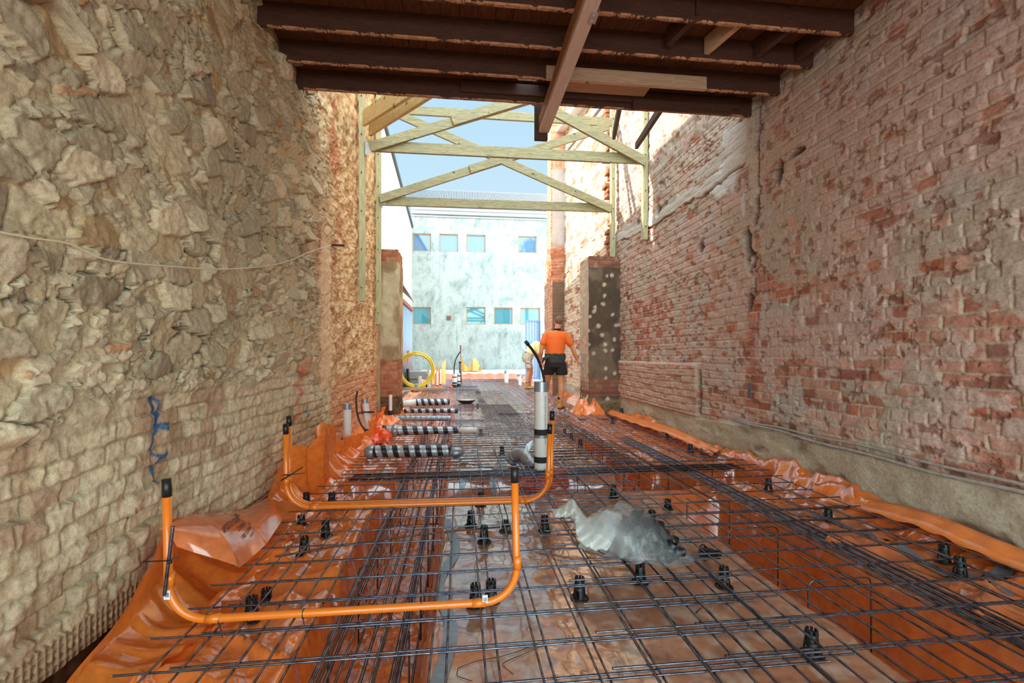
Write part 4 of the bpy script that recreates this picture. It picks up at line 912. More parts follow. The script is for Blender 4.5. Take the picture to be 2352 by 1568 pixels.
# membrane sleeve taped round the foot
P = []; rr = random.Random(5)
for i, (r, z) in enumerate(((.078, .07), (.10, .05), (.14, .02), (.20, -.01), (.24, -.02))):
    P.append([(rb.x+r*(1+.12*math.sin(k*5*math.pi*2/32+i))*math.cos(k*math.pi*2/32), rb.y+r*(1+.1*math.sin(k*7*math.pi*2/32))*math.sin(k*math.pi*2/32), rb.z+z+.012*math.sin(k*9*math.pi*2/32+i)) for k in range(32)])
b = MB(); b.grid(P, True, True); b.add([(rb.x+.10, rb.y-.1, rb.z+.13), (rb.x+.22, rb.y-.08, rb.z+.12), (rb.x+.24, rb.y-.1, rb.z-.03), (rb.x+.1, rb.y-.12, rb.z-.03)], [(0, 1, 2, 3)])
o = b.obj('membrane_sleeve', simple('orange_red_tape', lin(230, 78, 30), .25, var=.15)); modify(o, 'SOLIDIFY', thickness=.003); tag(o, 'orange-red taped membrane sleeve around the foot of the tall riser', 'membrane sleeve')
# foam wrapped elbow behind the riser
b = MB(); pts = [(.50, 4.62, -.04), (.56, 4.60, .035), (.62, 4.50, .055), (.66, 4.38, .02), (.70, 4.26, -.05)]; Q = []
for i in range(len(pts)-1):
    for j in range(6): Q.append(Vector(pts[i]).lerp(Vector(pts[i+1]), j/6))
for _ in range(2):
    for i in range(1, len(Q)-1): Q[i] = (Q[i-1]+Q[i]+Q[i+1])/3
b.tube(Q, .07, 18, rad=[.068+.006*math.sin(i*1.9) for i in range(len(Q))]); o = b.obj('taped_elbow', M_duct); tag(o, 'silver taped pipe elbow curving down behind the tall riser', 'pipe elbow')
def catm(P, n=10):
    P = [Vector(p) for p in P]; P = [P[0]*2-P[1]]+P+[P[-1]*2-P[-2]]; out = []
    for i in range(1, len(P)-2):
        for j in range(n):
            t = j/n; a, b_, c, d = P[i-1:i+3]; out.append(.5*((2*b_)+(c-a)*t+(2*a-5*b_+4*c-d)*t*t+(3*b_-a-3*c+d)*t**3))
    return out+[P[-2]]
b = MB(); pts = catm([aty(1251, 900, 4.14), aty(1249, 868, 4.13), aty(1240, 835, 4.10), aty(1226, 808, 4.06), aty(1209, 786, 4.02)]); b.tube(pts, .012, 12); q = pts[-1]; d = (pts[-1]-pts[-3]).normalized(); b.cyl(q-d*.03, q+d*.012, .016, 12)
o = b.obj('black_hose', M_blk); tag(o, 'black hose sticking up out of the tall white riser', 'hose')
b = MB(); s0 = Vector((rb.x-.17, rb.y-.02, .16)); b.grid([[s0+Vector((.09, 0, .12)), s0+Vector((.10, 0, .08))], [s0+Vector((.03, 0, .08)), s0+Vector((.05, -.01, .01))], [s0, s0+Vector((.045, -.01, -.02))]], False); o = b.obj('tape_flap', M_duct); modify(o, 'SOLIDIFY', thickness=.002); tag(o, 'loose flap of silver tape hanging off the tall riser', 'tape')

# striped foam wrapped pipes (spiral of silver tape over black foam)
def spiral_mat(name, pitch):
    t = NT(name); co = t.n('ShaderNodeTexCoord'); s_ = t.n('ShaderNodeSeparateXYZ'); t.l(co.outputs['Object'], s_.inputs[0])
    def M(op, a, b_=None):
        x = t.n('ShaderNodeMath', operation=op)
        for i, v in enumerate((a, b_)):
            if v is None: continue
            if hasattr(v, 'links'): t.l(v, x.inputs[i])
            else: x.inputs[i].default_value = v
        return x.outputs[0]
    ang = M('ARCTAN2', s_.outputs['Y'], s_.outputs['Z']); u = M('ADD', M('DIVIDE', s_.outputs['X'], pitch), M('DIVIDE', ang, 6.2832)); fr = M('FRACT', u)
    k = M('GREATER_THAN', fr, .48); c = t.mix((.014, .014, .016), lin(176, 180, 184), k); t.l(c, t.p.inputs['Base Color']); t.l(M('MULTIPLY', k, .45), t.p.inputs['Metallic']); t.set(Roughness=.36); t.bump(t.noise(t.coord(), 30, 4), .3, .004); return t.m
M_sp1 = spiral_mat('spiral_taped_foam', .115); M_sp2 = spiral_mat('spiral_taped_foam_fine', .13)
def lagged(label, a, c_, r0, r1, m, ends):
    t = empty('lagged_pipe', ((a[0]+c_[0])/2, a[1], a[2]), label, 'pipe'); n = 40; b = MB(); A = Vector(a); Cc = Vector(c_)
    P = [A.lerp(Cc, i/n) for i in range(n+1)]; b.tube(P, r0, 20, rad=[r0+(r1-r0)*i/n+.002*math.sin(i*1.7) for i in range(n+1)]); b.obj('foam_wrap', m, t)
    for e_ in ends: e_(t)
    return t
def lump(p, d, m, name='taped_end'):
    def f(t): b = MB(); b.ell(p, d, nu=18, nv=12); o = b.obj(name, m, t)
    return f
lagged('nearer black and silver spiral-taped pipe lying across the left trench', (-.90, 4.92, .035), (-.10, 4.86, .035), .066, .064, M_sp1, [lump((-.94, 4.93, .03), (.075, .07, .072), M_duct), lump((-.05, 4.84, .02), (.085, .065, .06), M_duct)])
lagged('farther black and silver spiral-taped pipe with a tapering white end', (-1.02, 6.15, .05), (-.02, 6.10, .05), .072, .045, M_sp2, [lump((-.86, 6.14, .05), (.07, .085, .085), M_duct),
       lambda t: MB().tube([(-.03, 6.10, .05), (.22, 6.08, .05)], .036, 16).obj('pipe_end', M_pvc, t), lambda t: MB().tube([(-1.14, 6.15, .04), (-.98, 6.15, .05)], .052, 16).obj('pipe_end', M_pvc, t)])
lagged('distant taped pipe ending in a white bend beside the left pier', (-.88, 9.30, .10), (-.22, 9.30, .10), .078, .062, M_sp2, [lambda t: MB().tube([(-1.22, 9.25, .06), (-1.05, 9.28, .08), (-.86, 9.30, .10)], .07, 16).obj('white_bend', M_pvc, t)])
lagged('low grey taped pipe half under the mesh between the striped pipes', (-1.05, 7.5, .03), (-.15, 7.45, .02), .045, .045, M_duct, [])
lagged('second low taped pipe half under the mesh farther back', (-1.0, 8.3, .05), (-.05, 8.2, .05), .04, .045, M_sp2, [])
# round floor waste
p = atz(1071, 920, .06); t = empty('floor_waste', (p.x, p.y, .02), 'round black floor waste tray on the mesh beyond the pipes', 'floor waste')
b = MB(); b.lathe([(.0, .0), (.10, .0), (.16, .03), (.205, .075), (.21, .085), (.20, .085), (.15, .05), (0, .045)], (p.x, p.y, .0), 32); b.obj('tray', M_blk, t)
b = MB(); b.lathe([(0, .082), (.195, .082), (.195, .076), (0, .076)], (p.x, p.y, .0), 32); b.obj('cover', simple('grey_film', lin(190, 186, 190), .3), t)
b = MB(); b.lathe([(.12, -.03), (.16, -.01), (.20, -.04)], (p.x, p.y, .0), 20); b.obj('seal', simple('orange_seal', lin(230, 80, 40), .4), t)
# white risers near the left wall
pvc_riser('thick white riser against the rubble wall beside the orange plastic peaks', (-1.33, 5.55, .0), .47, .046, .06)
R2, T2 = pvc_riser('leaning white riser with black collar and a tied cable', (-1.16, 5.95, .02), .47, .040, .05, lean=(-.05, 0), foot=.08)
b = MB(); q = Vector((-1.195, 5.94, .33)); b.tube([q+Vector((.045*math.cos(a), .045*math.sin(a), .004*math.sin(3*a))) for a in np.linspace(0, 6.3, 16)], .009, 6, cap=False); b.beam(q+Vector((.03, -.03, 0)), q+Vector((.11, -.04, .0)), .02, .02); b.beam(q+Vector((-.03, -.03, 0)), q+Vector((-.10, -.04, -.02)), .02, .02); b.obj('rag_tie', M_blk, R2)
pvc_riser('thin white riser in front of the left pier', atz(897, 950, .0), .34, .030, .02, foot=.04, taped=False)
b = MB(); b.tube(catm([(-1.19, 5.88, .10), (-1.25, 5.88, .20), (-1.29, 5.88, .34), (-1.30, 5.88, .50), (-1.285, 5.88, .60)]), .011, 10); o = b.obj('bent_cable', M_blk); tag(o, 'black cable curving up beside the leaning white riser', 'cable')
b = MB(); b.tube([(-1.235, 5.93, .30), (-1.245, 5.93, .42), (-1.245, 5.93, .53)], .010, 8, rad=[.011, .011, .003]); o = b.obj('red_pipe_tail', simple('red_pipe', lin(206, 60, 44), .4)); tag(o, 'red pointed pipe tail behind the leaning white riser', 'pipe')
# coil of yellow gas pipe leaning on its plank
t = empty('pipe_coil', (-1.34, 14.15, .0), 'large coil of yellow pipe standing on a plank', 'pipe coil'); M_yel = simple('yellow_pipe', lin(226, 190, 40), .35, var=.06, coat=.3)
c0 = Vector((-1.335, 14.15, .60)); b = MB()
for k in range(8):
    R_ = .53-.033*(k % 3); dy = (k//3)*.055-.05
    b.tube([c0+Vector((R_*math.cos(a)+.012*math.sin(k), dy+.03*math.sin(a+k), R_*math.sin(a))) for a in np.linspace(0, 2*math.pi, 49)], .021, 10, cap=False)
b.tube(catm([c0+Vector((-.02, -.12, .545)), c0+Vector((-.30, -.13, .46)), c0+Vector((-.65, -.14, .30))]), .021, 10); b.obj('coiled_pipe', M_yel, t)
b = MB(); b.box(c0+Vector((.0, 0, -.50)), (.10, .24, .15), bev=.02); b.obj('tape_strap', M_duct, t)
timber('plank', (-1.95, 13.95, .03), (-.45, 13.95, .03), .25, .07, wood('weathered_plank', lin(150, 124, 84), lin(186, 158, 112), .8, (2, 14, 14)), 'weathered plank under the yellow coil', 'plank')
# ================================================================== loose membrane at the left wall
def cr1(xs, ys, q): return np.interp(q, xs, ys)
TOPS = [(1.30, -1.17, -.12), (1.50, -1.22, -.06), (1.65, -1.25, .0), (1.9, -1.29, .09), (2.115, -1.33, .165), (2.24, -1.345, .285), (2.5, -1.37, .235), (2.81, -1.385, .12), (3.1, -1.385, .04), (3.26, -1.375, .02), (3.42, -1.37, .06), (3.56, -1.36, .14), (3.68, -1.34, .30), (3.76, -1.28, .30), (3.86, -1.20, .26), (3.94, -1.16, .50), (4.02, -1.24, .30), (4.12, -1.26, .30), (4.22, -1.20, .47), (4.36, -1.26, .28), (4.46, -1.2, .36), (4.6, -1.26, .24), (4.9, -1.24, .10), (5.3, -1.2, .12), (5.55, -1.18, .18), (5.75, -1.08, .28), (5.9, -1.1, .14), (6.3, -1.2, .08), (7.0, -1.3, .06), (8.2, -1.35, .1)]
TY = [t[0] for t in TOPS]
MZY = np.arange(1.2, 8.4, .02); MZV = mem_h(np.full((len(MZY), 1), -1.0), MZY[:, None])[0][:, 0]
def sheet_pt(y, v):                 # v 0 at the foot on the pad .. 1 at the free top edge
    tx = cr1(TY, [t[1] for t in TOPS], y); tz = cr1(TY, [t[2] for t in TOPS], y)
    fx = -1.02+.05*math.sin(y*3.1); fz = float(np.interp(y, MZY, MZV))+.006
    u = v**.9; c = (1-v)*v
    x = fx+(tx-fx)*min(1, (v/.62))**.75; z = fz+(tz-fz)*max(0, (v-.22)/.78)**1.25
    far = min(1, max(0, (y-3.5)/.3)); ph = y*17+1.2*math.sin(y*5)
    fold = (abs(math.sin(ph))-.5)*.085*far+math.sin(ph*2.3+v*2)*.014*far+math.sin(y*9+v*3)*.016+math.sin(y*17-v*5+1)*.008
    x += fold*(.35+.65*v)*(1 if far else .8); z += .012*math.sin(y*13+v*8)*c*4+.05*math.sin(ph*.5+1)*far*v*v
    return Vector((max(x, -1.40), y+.03*math.sin(v*4+y*5), z))
ysn = []; y = 1.3
while y < 8.2: ysn.append(y); y += .010 if y < 5.2 else .03
P = np.array([[sheet_pt(y, v) for v in np.linspace(0, 1, 34)] for y in ysn])
tint = np.ones(P.shape)*C(255, 142, 58)
tint = tint*(.9+.2*fbm(P[..., 1]*5, P[..., 2]*9, 4, 500))[..., None]
us = surf('membrane_upstand', P[..., 0], P[..., 1], P[..., 2], tint, M_sheet); tag(us, 'loose orange membrane turned up along the foot of the rubble wall', 'membrane')
# printed flap folded back over the upstand
FT = [(2.19, -1.345, .275), (2.45, -1.365, .245), (2.81, -1.375, .135), (3.1, -1.37, .06), (3.34, -1.36, .05)]
FB = [(2.24, -1.30, .18), (2.33, -1.08, .015), (2.60, -1.06, .02), (2.88, -1.08, .05), (3.30, -1.30, .03)]
def flap_pt(u, v):
    k = u*4; i = min(3, int(k)); f = k-i; f = f*f*(3-2*f)
    a = Vector(FT[i]).lerp(Vector(FT[i+1]), f); b_ = Vector(FB[i]).lerp(Vector(FB[i+1]), f); a = Vector((a.y, a.x, a.z)); b_ = Vector((b_.y, b_.x, b_.z))
    p = a.lerp(b_, v); bul = math.sin(math.pi*v)*.05*math.sin(math.pi*min(1, u*1.05))
    p += Vector((.6, -.1, .8))*(bul+.010*math.sin(u*19+v*4)*v+.02*math.sin(u*9)*math.sin(math.pi*v)); return p+Vector((.012, 0, .004))
P = np.array([[flap_pt(u, v) for v in np.linspace(0, 1, 30)] for u in np.linspace(0, 1, 90)])
tint = np.ones(P.shape)*C(250, 150, 92)
fl = surf('membrane_flap', P[..., 0], P[..., 1], P[..., 2], tint, M_sheet)
tag(fl, 'flap of orange membrane folded back over itself with mirrored black printing', 'membrane')
def text_mesh(txt, size):
    cu = bpy.data.curves.new('t', 'FONT'); cu.body = txt; cu.size = size; cu.offset = size*.02; cu.align_x = 'LEFT'; cu.resolution_u = 3
    o = bpy.data.objects.new('t', cu); COL.objects.link(o); dg = bpy.context.evaluated_depsgraph_get(); dg.update()
    me = bpy.data.meshes.new_from_object(o.evaluated_get(dg)); bpy.data.objects.remove(o); return me
lines = [('BRANDED CON', .56, .16, .046), ('HIGH IMPAC', .52, .34, .032), ('DISTRIBUTED BY', .54, .45, .028), ('0 1 0 1 0 0 0', .51, .57, .022)]
ink = simple('black_print', (.03, .015, .01), .6)
for txt, u0, v0, size in lines:      # seen from the back of the sheet, so the letters read mirrored
    me = text_mesh(txt, size); n = len(me.vertices); co = np.empty(n*3); me.vertices.foreach_get('co', co); co = co.reshape(-1, 3); out = []
    for x, y_, z_ in co:
        uu, vv = min(.98, u0-x*.80+y_*.1), v0+(.03-y_)*3.0+x*.9; p_ = flap_pt(uu, vv); nn = (flap_pt(uu+.02, vv)-p_).cross(flap_pt(uu, vv+.03)-p_).normalized()
        if nn.dot(Vector((0, 0, CZ))-Vector(p_)) < 0 and nn.x < 0: nn = -nn
        if nn.x+nn.z < 0: nn = -nn
        out.append(tuple(p_+nn*.004))
    me.vertices.foreach_set('co', np.array(out).ravel()); me.materials.append(ink); me.update()
    o = bpy.data.objects.new('printed_text', me); COL.objects.link(o); o.parent = fl
# turned-up lip along the right wall
def lip(label, pts, wd, name='membrane_lip'):
    Q = catm(pts, 12); P = []
    for i, q in enumerate(Q):
        s_ = math.sin(i*.9)*.008; P.append([q+Vector((-wd*.7, 0, -.05+s_)), q+Vector((-wd*.4, 0, -.02)), q+Vector((-.02, 0, .0+s_)), q+Vector((.0, 0, .018)), q+Vector((.015, 0, .0)), q+Vector((.02, 0, -.04))])
    b = MB(); b.grid(P); o = b.obj(name, simple('film_'+str(len(label)), lin(238, 132, 66), .22, var=.08, coat=.3)); modify(o, 'SOLIDIFY', thickness=.002); return tag(o, label, 'membrane')
lip('long rolled lip of orange membrane in front of the worn right footing', [(2.70, 8.0, .05), (2.70, 7.2, .06), (2.68, 6.4, .08), (2.70, 5.6, .10), (2.74, 5.0, .06), (2.76, 4.6, .02)], .14)
lip('rolled lip of orange membrane at the lower right beside the wall', [(2.80, 3.2, -.01), (2.80, 2.8, .05), (2.80, 2.4, .085), (2.79, 2.1, .07), (2.79, 1.7, .05), (2.79, 1.2, .04)], .16)
# crumpled membrane in front of the right pier and beyond it
def crumple(label, c, d, seed, col=(238, 130, 66)):
    n = 26; rr = rng.random((8, 8)); P = []
    for i in range(n):
        row = []
        for j in range(n):
            u, v = i/(n-1), j/(n-1); q = fbm(np.array([[u*2.4]]), np.array([[v*2.4]]), 3, seed)[0, 0]; r = 1-abs(2*fbm(np.array([[u*2.6+3]]), np.array([[v*2.6]]), 2, seed+3)[0, 0]-1)
            env = math.sin(math.pi*u)**.6*math.sin(math.pi*v)**.6
            row.append((c[0]+(u-.5)*d[0]+(q-.5)*.15*d[0], c[1]+(v-.5)*d[1], c[2]+env*d[2]*(.25+.55*r**2+.3*q)))
        P.append(row)
    b = MB(); b.grid(P, False); o = b.obj('crumpled_membrane', simple('film_c%d' % seed, lin(*col), .2, var=.1, coat=.4)); return tag(o, label, 'membrane')
crumple('crumpled orange membrane heaped against the foot of the right pier', (2.28, 8.05, -.06), (.62, .6, .40), 600)
crumple('orange membrane bunched between the right pier and the far brick wall', (2.55, 9.6, -.05), (.5, 1.1, .3), 611, (236, 160, 120))
crumple('orange membrane gathered around the thick white riser by the rubble wall', (-1.20, 5.55, -.05), (.34, .5, .20), 622)
crumple('bright orange plastic gathered around the leaning white riser', (-1.02, 5.9, -.04), (.30, .3, .22), 633, (240, 84, 40))
crumple('small orange plastic heap in front of the left pier', (-1.10, 7.4, -.05), (.4, .5, .16), 644)
# silver tape runs on the membrane
def tape(label, pts, wd):
    Q = catm(pts, 10); P = []
    for i, q in enumerate(Q):
        d = (Q[min(i+1, len(Q)-1)]-Q[max(i-1, 0)]); d.z = 0; d.normalize(); s_ = Vector((d.y, -d.x, 0))
        row = []
        for k in (-1, -.33, .33, 1):
            p = q+s_*wd*k/2; row.append((p.x, p.y, mz(p.x, p.y)+.005))
        P.append(row)
    b = MB(); b.grid(P); o = b.obj('tape_strip', M_duct); return tag(o, label, 'tape')
tape('silver tape run along the left edge of the dusty central pad', [(-.10, 1.0, 0), (-.09, 1.5, 0), (-.04, 1.9, 0), (-.11, 2.3, 0), (-.03, 2.7, 0), (-.10, 3.2, 0)], .055)
tape('silver tape run lengthwise on the right pad beside the closely set bar chairs', [(2.46, 2.9, 0), (2.47, 2.6, 0), (2.50, 2.2, 0), (2.52, 1.8, 0)], .07)
tape('short silver tape patch crossing the right pad in front of the bar chairs', [(2.42, 2.02, 0), (2.6, 1.98, 0), (2.78, 2.0, 0)], .08)
tape('silver tape patch on the right pad behind the bar chair', [(2.30, 2.93, 0), (2.46, 2.90, 0), (2.6, 2.94, 0)], .06)
tape('upright silver tape strip on the membrane left of the white riser', [(.42, 4.4, 0), (.44, 4.8, 0), (.46, 5.3, 0)], .06)
tape('slanting silver tape strip by the end of the nearer striped pipe', [(.0, 4.75, 0), (.18, 4.62, 0), (.40, 4.45, 0)], .05)
tape('silver tape patch on the left pad in front of the nearer striped pipe', [(-.95, 4.55, 0), (-.80, 4.5, 0), (-.68, 4.42, 0)], .10)
tape('silver tape strip by the cross trench in front of the white riser', [(-.02, 4.33, 0), (.2, 4.40, 0), (.34, 4.34, 0)], .07)

# ================================================================== bag of bar chairs
bg0 = Vector((.875, 2.28, .012)); BS = 1.22; t = empty('plastic_bag', bg0, 'clear plastic bag of black bar chairs lying on the mesh', 'plastic bag')
tB = NT('clear_milky_plastic'); tB.p.inputs['Base Color'].default_value = (.84, .85, .82, 1); tB.set(Roughness=.16); tB.p.inputs['Coat Weight'].default_value = .8
tb = tB.n('ShaderNodeBsdfTransparent'); tb.inputs[0].default_value = (.9, .92, .93, 1)
oc = tB.n('ShaderNodeTexCoord'); sx = tB.n('ShaderNodeSeparateXYZ'); tB.l(oc.outputs['Object'], sx.inputs[0]); mr_ = tB.n('ShaderNodeMapRange'); tB.l(sx.outputs['X'], mr_.inputs[0])
for i_, v_ in enumerate((-.28, .04, .50, .10)): mr_.inputs[i_+1].default_value = v_
rn = tB.n('ShaderNodeTexNoise', noise_type='RIDGED_MULTIFRACTAL', normalize=True); rn.inputs['Scale'].default_value = 7; rn.inputs['Detail'].default_value = 2; rn.inputs['Distortion'].default_value = .6; tB.l(tB.coord((1, 1.4, 1)), rn.inputs['Vector'])
rf = tB.ramp(rn.outputs['Fac'], [(.55, (0, 0, 0)), (.80, (.38, .38, .38))]); ad = tB.n('ShaderNodeMath', operation='ADD', use_clamp=True); tB.l(mr_.outputs[0], ad.inputs[0]); tB.l(rf, ad.inputs[1])
m2 = tB.n('ShaderNodeMixShader'); tB.l(ad.outputs[0], m2.inputs[0]); tB.l(tb.outputs[0], m2.inputs[1]); tB.l(tB.p.outputs[0], m2.inputs[2]); tB.l(m2.outputs[0], tB.out.inputs[0])
tB.bump(rn.outputs['Fac'], .6, .02)
M_bag = tB.m; M_mouth = None; M_milk = simple('milky_plastic', lin(222, 222, 212), .25, var=.05, coat=.5)
def bag_r(a, u):                     # closed lumpy pillow, pointed at its corners
    return 1
P = []; nu, nv = 44, 32
for i in range(nu+1):
    u = i/nu; row = []
    wprof = np.interp(u, [0, .06, .2, .45, .7, .85, .95, 1], [.02, .09, .135, .17, .165, .12, .05, .012]); hprof = np.interp(u, [0, .06, .2, .45, .6, .8, .95, 1], [.02, .12, .17, .20, .185, .10, .03, .008])
    for j in range(nv):
        a = 2*math.pi*j/nv; n1 = fbm(np.array([[u*4+9]]), np.array([[math.cos(a)*1.2+5+math.sin(a)]]), 3, 700)[0, 0]; rd = 1-abs(2*fbm(np.array([[u*5]]), np.array([[math.cos(a)*1.6+math.sin(a)*2+7]]), 3, 710)[0, 0]-1)
        r = 1+(n1-.5)*.55+rd**4*.25+.05*math.sin(i*5.1+j*3.7); ca, sa = math.cos(a), math.sin(a)
        z = hprof*.5*(1+sa*r) if sa > -.2 else hprof*.5*(1+sa)
        row.append((-.20+.44*u+.02*math.sin(a*2+u*5), ca*wprof*r-.05*u+.02, z))
    P.append([bg0+Matrix.Rotation(-.30, 3, 'Z') @ Vector(p)*BS for p in row])
b = MB(); b.grid(P, True, True); b.obj('bag_skin', M_bag, t)
mm = NT('milky_film'); mm.p.inputs['Base Color'].default_value = (.80, .80, .74, 1); mm.set(Roughness=.25); mm.p.inputs['Coat Weight'].default_value = .6; mt = mm.n('ShaderNodeBsdfTransparent'); ml = mm.n('ShaderNodeBsdfTranslucent'); ml.inputs[0].default_value = (.8, .8, .74, 1)
ma = mm.n('ShaderNodeMixShader'); ma.inputs[0].default_value = .4; mm.l(mm.p.outputs[0], ma.inputs[1]); mm.l(ml.outputs[0], ma.inputs[2]); mb_ = mm.n('ShaderNodeMixShader'); mb_.inputs[0].default_value = .8; mm.l(mt.outputs[0], mb_.inputs[1]); mm.l(ma.outputs[0], mb_.inputs[2]); mm.l(mb_.outputs[0], mm.out.inputs[0]); mm.bump(mm.noise(mm.coord(), 20, 4, .6, 1), .5, .01); M_mouth = mm.m
TE = catm([aty(1268, 1172, 2.42), aty(1290, 1162, 2.41), aty(1314, 1145, 2.38), aty(1331, 1166, 2.36), aty(1352, 1186, 2.33), aty(1395, 1168, 2.33), aty(1430, 1175, 2.33)], 7)
BE = catm([aty(1275, 1188, 2.40), aty(1296, 1187, 2.37), aty(1317, 1192, 2.31), aty(1322, 1222, 2.22), aty(1335, 1246, 2.16), aty(1362, 1262, 2.13), aty(1395, 1262, 2.12)], 7)
P = []                               # open mouth of the bag, pulled up to a peak and trailing away to the left
for i, (a, c_) in enumerate(zip(TE, BE)):
    P.append([a.lerp(c_, v)+Vector((0, -.035*math.sin(math.pi*v)+.010*math.sin(i*1.1+v*9)+.006*math.sin(i*2.7-v*5), 0)) for v in np.linspace(0, 1, 12)])
b = MB(); b.grid(P); o = b.obj('bag_mouth', M_mouth, t); modify(o, 'SOLIDIFY', thickness=.001)
# the chairs inside
b = MB(); rr = random.Random(12)
for k in range(130):
    u = rr.uniform(.14, .86); wv = np.interp(u, [.2, .45, .7, .9], [.085, .12, .11, .06]); hv = np.interp(u, [.2, .45, .6, .9], [.08, .145, .13, .05])
    p = bg0+Matrix.Rotation(-.30, 3, 'Z') @ Vector((-.20+.44*u, rr.uniform(-wv, wv)-.05*u+.02, .03+rr.random()*(hv-.02)))*BS
    R = Matrix.Rotation(rr.uniform(0, 6), 3, 'Z') @ Matrix.Rotation(rr.uniform(-1.4, 1.4), 3, 'X')
    b.lathe([(.032, 0), (.035, .004), (.028, .008), (.020, .045), (.016, .045), (.022, .008), (.032, 0)], p, 9, R)
o = b.obj('bagged_bar_chairs', M_blk); tag(o, 'jumble of black bar chairs inside the clear plastic bag', 'bar chairs', kind='stuff')

# ================================================================== things on the walls
M_cab = simple('cream_cable', lin(226, 214, 180), .5, var=.05)
pts = [atx(px, py, XL+.085) for px, py in ((-60, 520), (0, 533), (70, 546), (160, 560), (230, 592), (300, 604), (400, 612), (500, 618), (600, 612), (660, 600), (715, 577), (760, 563))]
b = MB(); b.tube(catm(pts, 10), .0042, 7); o = b.obj('cable', M_cab); tag(o, 'cream cable sagging across the rubble wall', 'cable')
p = atx(765, 562, XL+.03); b = MB(); b.cyl((p.x-.05, p.y, p.z), (p.x+.12, p.y+.02, p.z), .013, 10); o = b.obj('iron_spike', simple('rusty_iron', lin(92, 60, 44), .8, .4)); tag(o, 'rusty iron spike holding the end of the cream cable', 'spike')
M_oldp = simple('grey_paint_pipe', lin(168, 158, 146), .6, var=.25, scale=30)
for k, (dz, r, l) in enumerate(((.0, .012, 'lower thin old pipe running along the brick wall above its footing'), (.035, .010, 'upper thin old pipe running along the brick wall above its footing'))):
    pts = [Vector((XR-.035+.004*math.sin(y*3+k), y, .355+dz+.012*math.sin(y*1.9+k*2)+.006*math.sin(y*7))) for y in np.arange(1.2, 4.5, .12)]
    b = MB(); b.tube(pts, r, 10); o = b.obj('old_pipe', M_oldp); tag(o, l, 'pipe', 'old pipes on the brick wall')
p = atx(1722, 893, XR-.03); b = MB(); b.box(p+Vector((0, .0, .0)), (.012, .035, .13), Matrix.Rotation(.15, 3, 'X'), .004); b.box(p+Vector((0, -.02, -.06)), (.012, .03, .05), Matrix.Rotation(.15, 3, 'X'), .004); o = b.obj('wall_bracket', simple('grey_bracket', lin(110, 116, 124), .4, .6)); tag(o, 'small grey metal bracket on the brick wall', 'bracket')

# ================================================================== clutter at the far end
b = MB(); b.tube([(.02, 15.8, -.05), (.0, 15.8, 1.36)], .012, 8); b.box((0, 15.79, 1.30), (.05, .02, .16)); o = b.obj('marker_stake', simple('red_tipped_stake', lin(130, 60, 62), .7)); tag(o, 'thin dark red stake standing by the far kerb', 'stake')
def far_riser(px, py, zt, r, label, y, tp=.08):
    p = aty(px, py, y); return pvc_riser(label, (p.x, y, -.05), zt, r, tp)
far_riser(1163, 860, .50, .075, 'thick white riser against the red membrane strip', 17.5, .12); far_riser(1194, 860, .40, .055, 'thinner white riser left of the bending worker', 15.8, .04)
t_, _ = pvc_riser('grey-taped riser with black straps right of the yellow coil', aty(1044, 888, 14.8)*1, .42, .075, .05, taped=False, foot=.06, bands=((.10, .05, M_foam), (.3, .03, M_foam)))
pvc_riser('slim riser with black bands beside the grey-taped one', aty(1054, 886, 14.6)*1, .40, .045, .03, taped=False, foot=.06, bands=((.12, .04, M_foam), (.30, .04, M_foam)))
b = MB(); b.tube(catm([aty(1045, 868, 14.75), aty(1043, 850, 14.75), aty(1047, 825, 14.75), aty(1058, 806, 14.75)]), .018, 8); o = b.obj('black_hose', M_blk); tag(o, 'thin black hose arching up right of the yellow coil', 'hose')
b = MB(); a = aty(1058, 878, 15.2); c_ = aty(1057, 832, 15.2); b.tube([a, c_], .04, 10); b.cyl(c_, c_+Vector((0, 0, .03)), .06, 10); o = b.obj('dark_standpipe', simple('dark_grey_pipe', lin(74, 70, 74), .5)); tag(o, 'short dark standpipe behind the arching hose', 'pipe')
for px, wd, zt, y, l in ((985, .05, .62, 14.6, 'white pipe end just right of the yellow coil'), (1004, .035, .55, 15.6, 'slim white pipe next to the red stake'), (1012, .03, .6, 16.2, 'slimmest white pipe beside the red stake')):
    p = aty(px, 880, y); pvc_riser(l, (p.x, y, -.04), zt, wd, .05, taped=False, foot=.05)
for px, l, z, s_ in ((1010, 'orange plastic cap on the ground right of the yellow coil', .0, .09), (1000, 'red plastic scrap on the mesh right of the yellow coil', -.02, .12), (1036, 'orange scrap in front of the grey-taped riser', -.01, .07)):
    p = aty(px, 884, 14.5); b = MB(); b.ell((p.x, 14.5, z+.04), (s_, s_*.8, .05), nu=10, nv=6); o = b.obj('plastic_scrap', simple('scrap_%d' % px, lin(236, 84, 44), .4)); tag(o, l, 'scrap')
def fan(px, py, y, d, seed, label):
    p = aty(px, py, y); p.z = .34 if y > 20 else -.03; b = MB(); P = []
    for i in range(9):
        u = i/8; P.append([(p.x+(u-.5)*d[0]+.05*math.sin(i*2+seed), y+(.12*math.sin(i*1.9+seed)+v*.15), p.z+v*d[1]*(.6+.4*math.sin(i*1.3+seed))) for v in np.linspace(0, 1, 6)])
    b.grid(P, False); o = b.obj('orange_plastic', simple('glow_orange_%d' % seed, lin(250, 150, 60), .35)); modify(o, 'SOLIDIFY', thickness=.004); tag(o, label, 'plastic')
fan(1082, 840, 20.8, (1.0, .60), 1, 'crumpled orange plastic lying on the far kerb'); fan(1008, 850, 16.8, (.4, .95), 4, 'orange plastic sticking up right of the yellow coil')
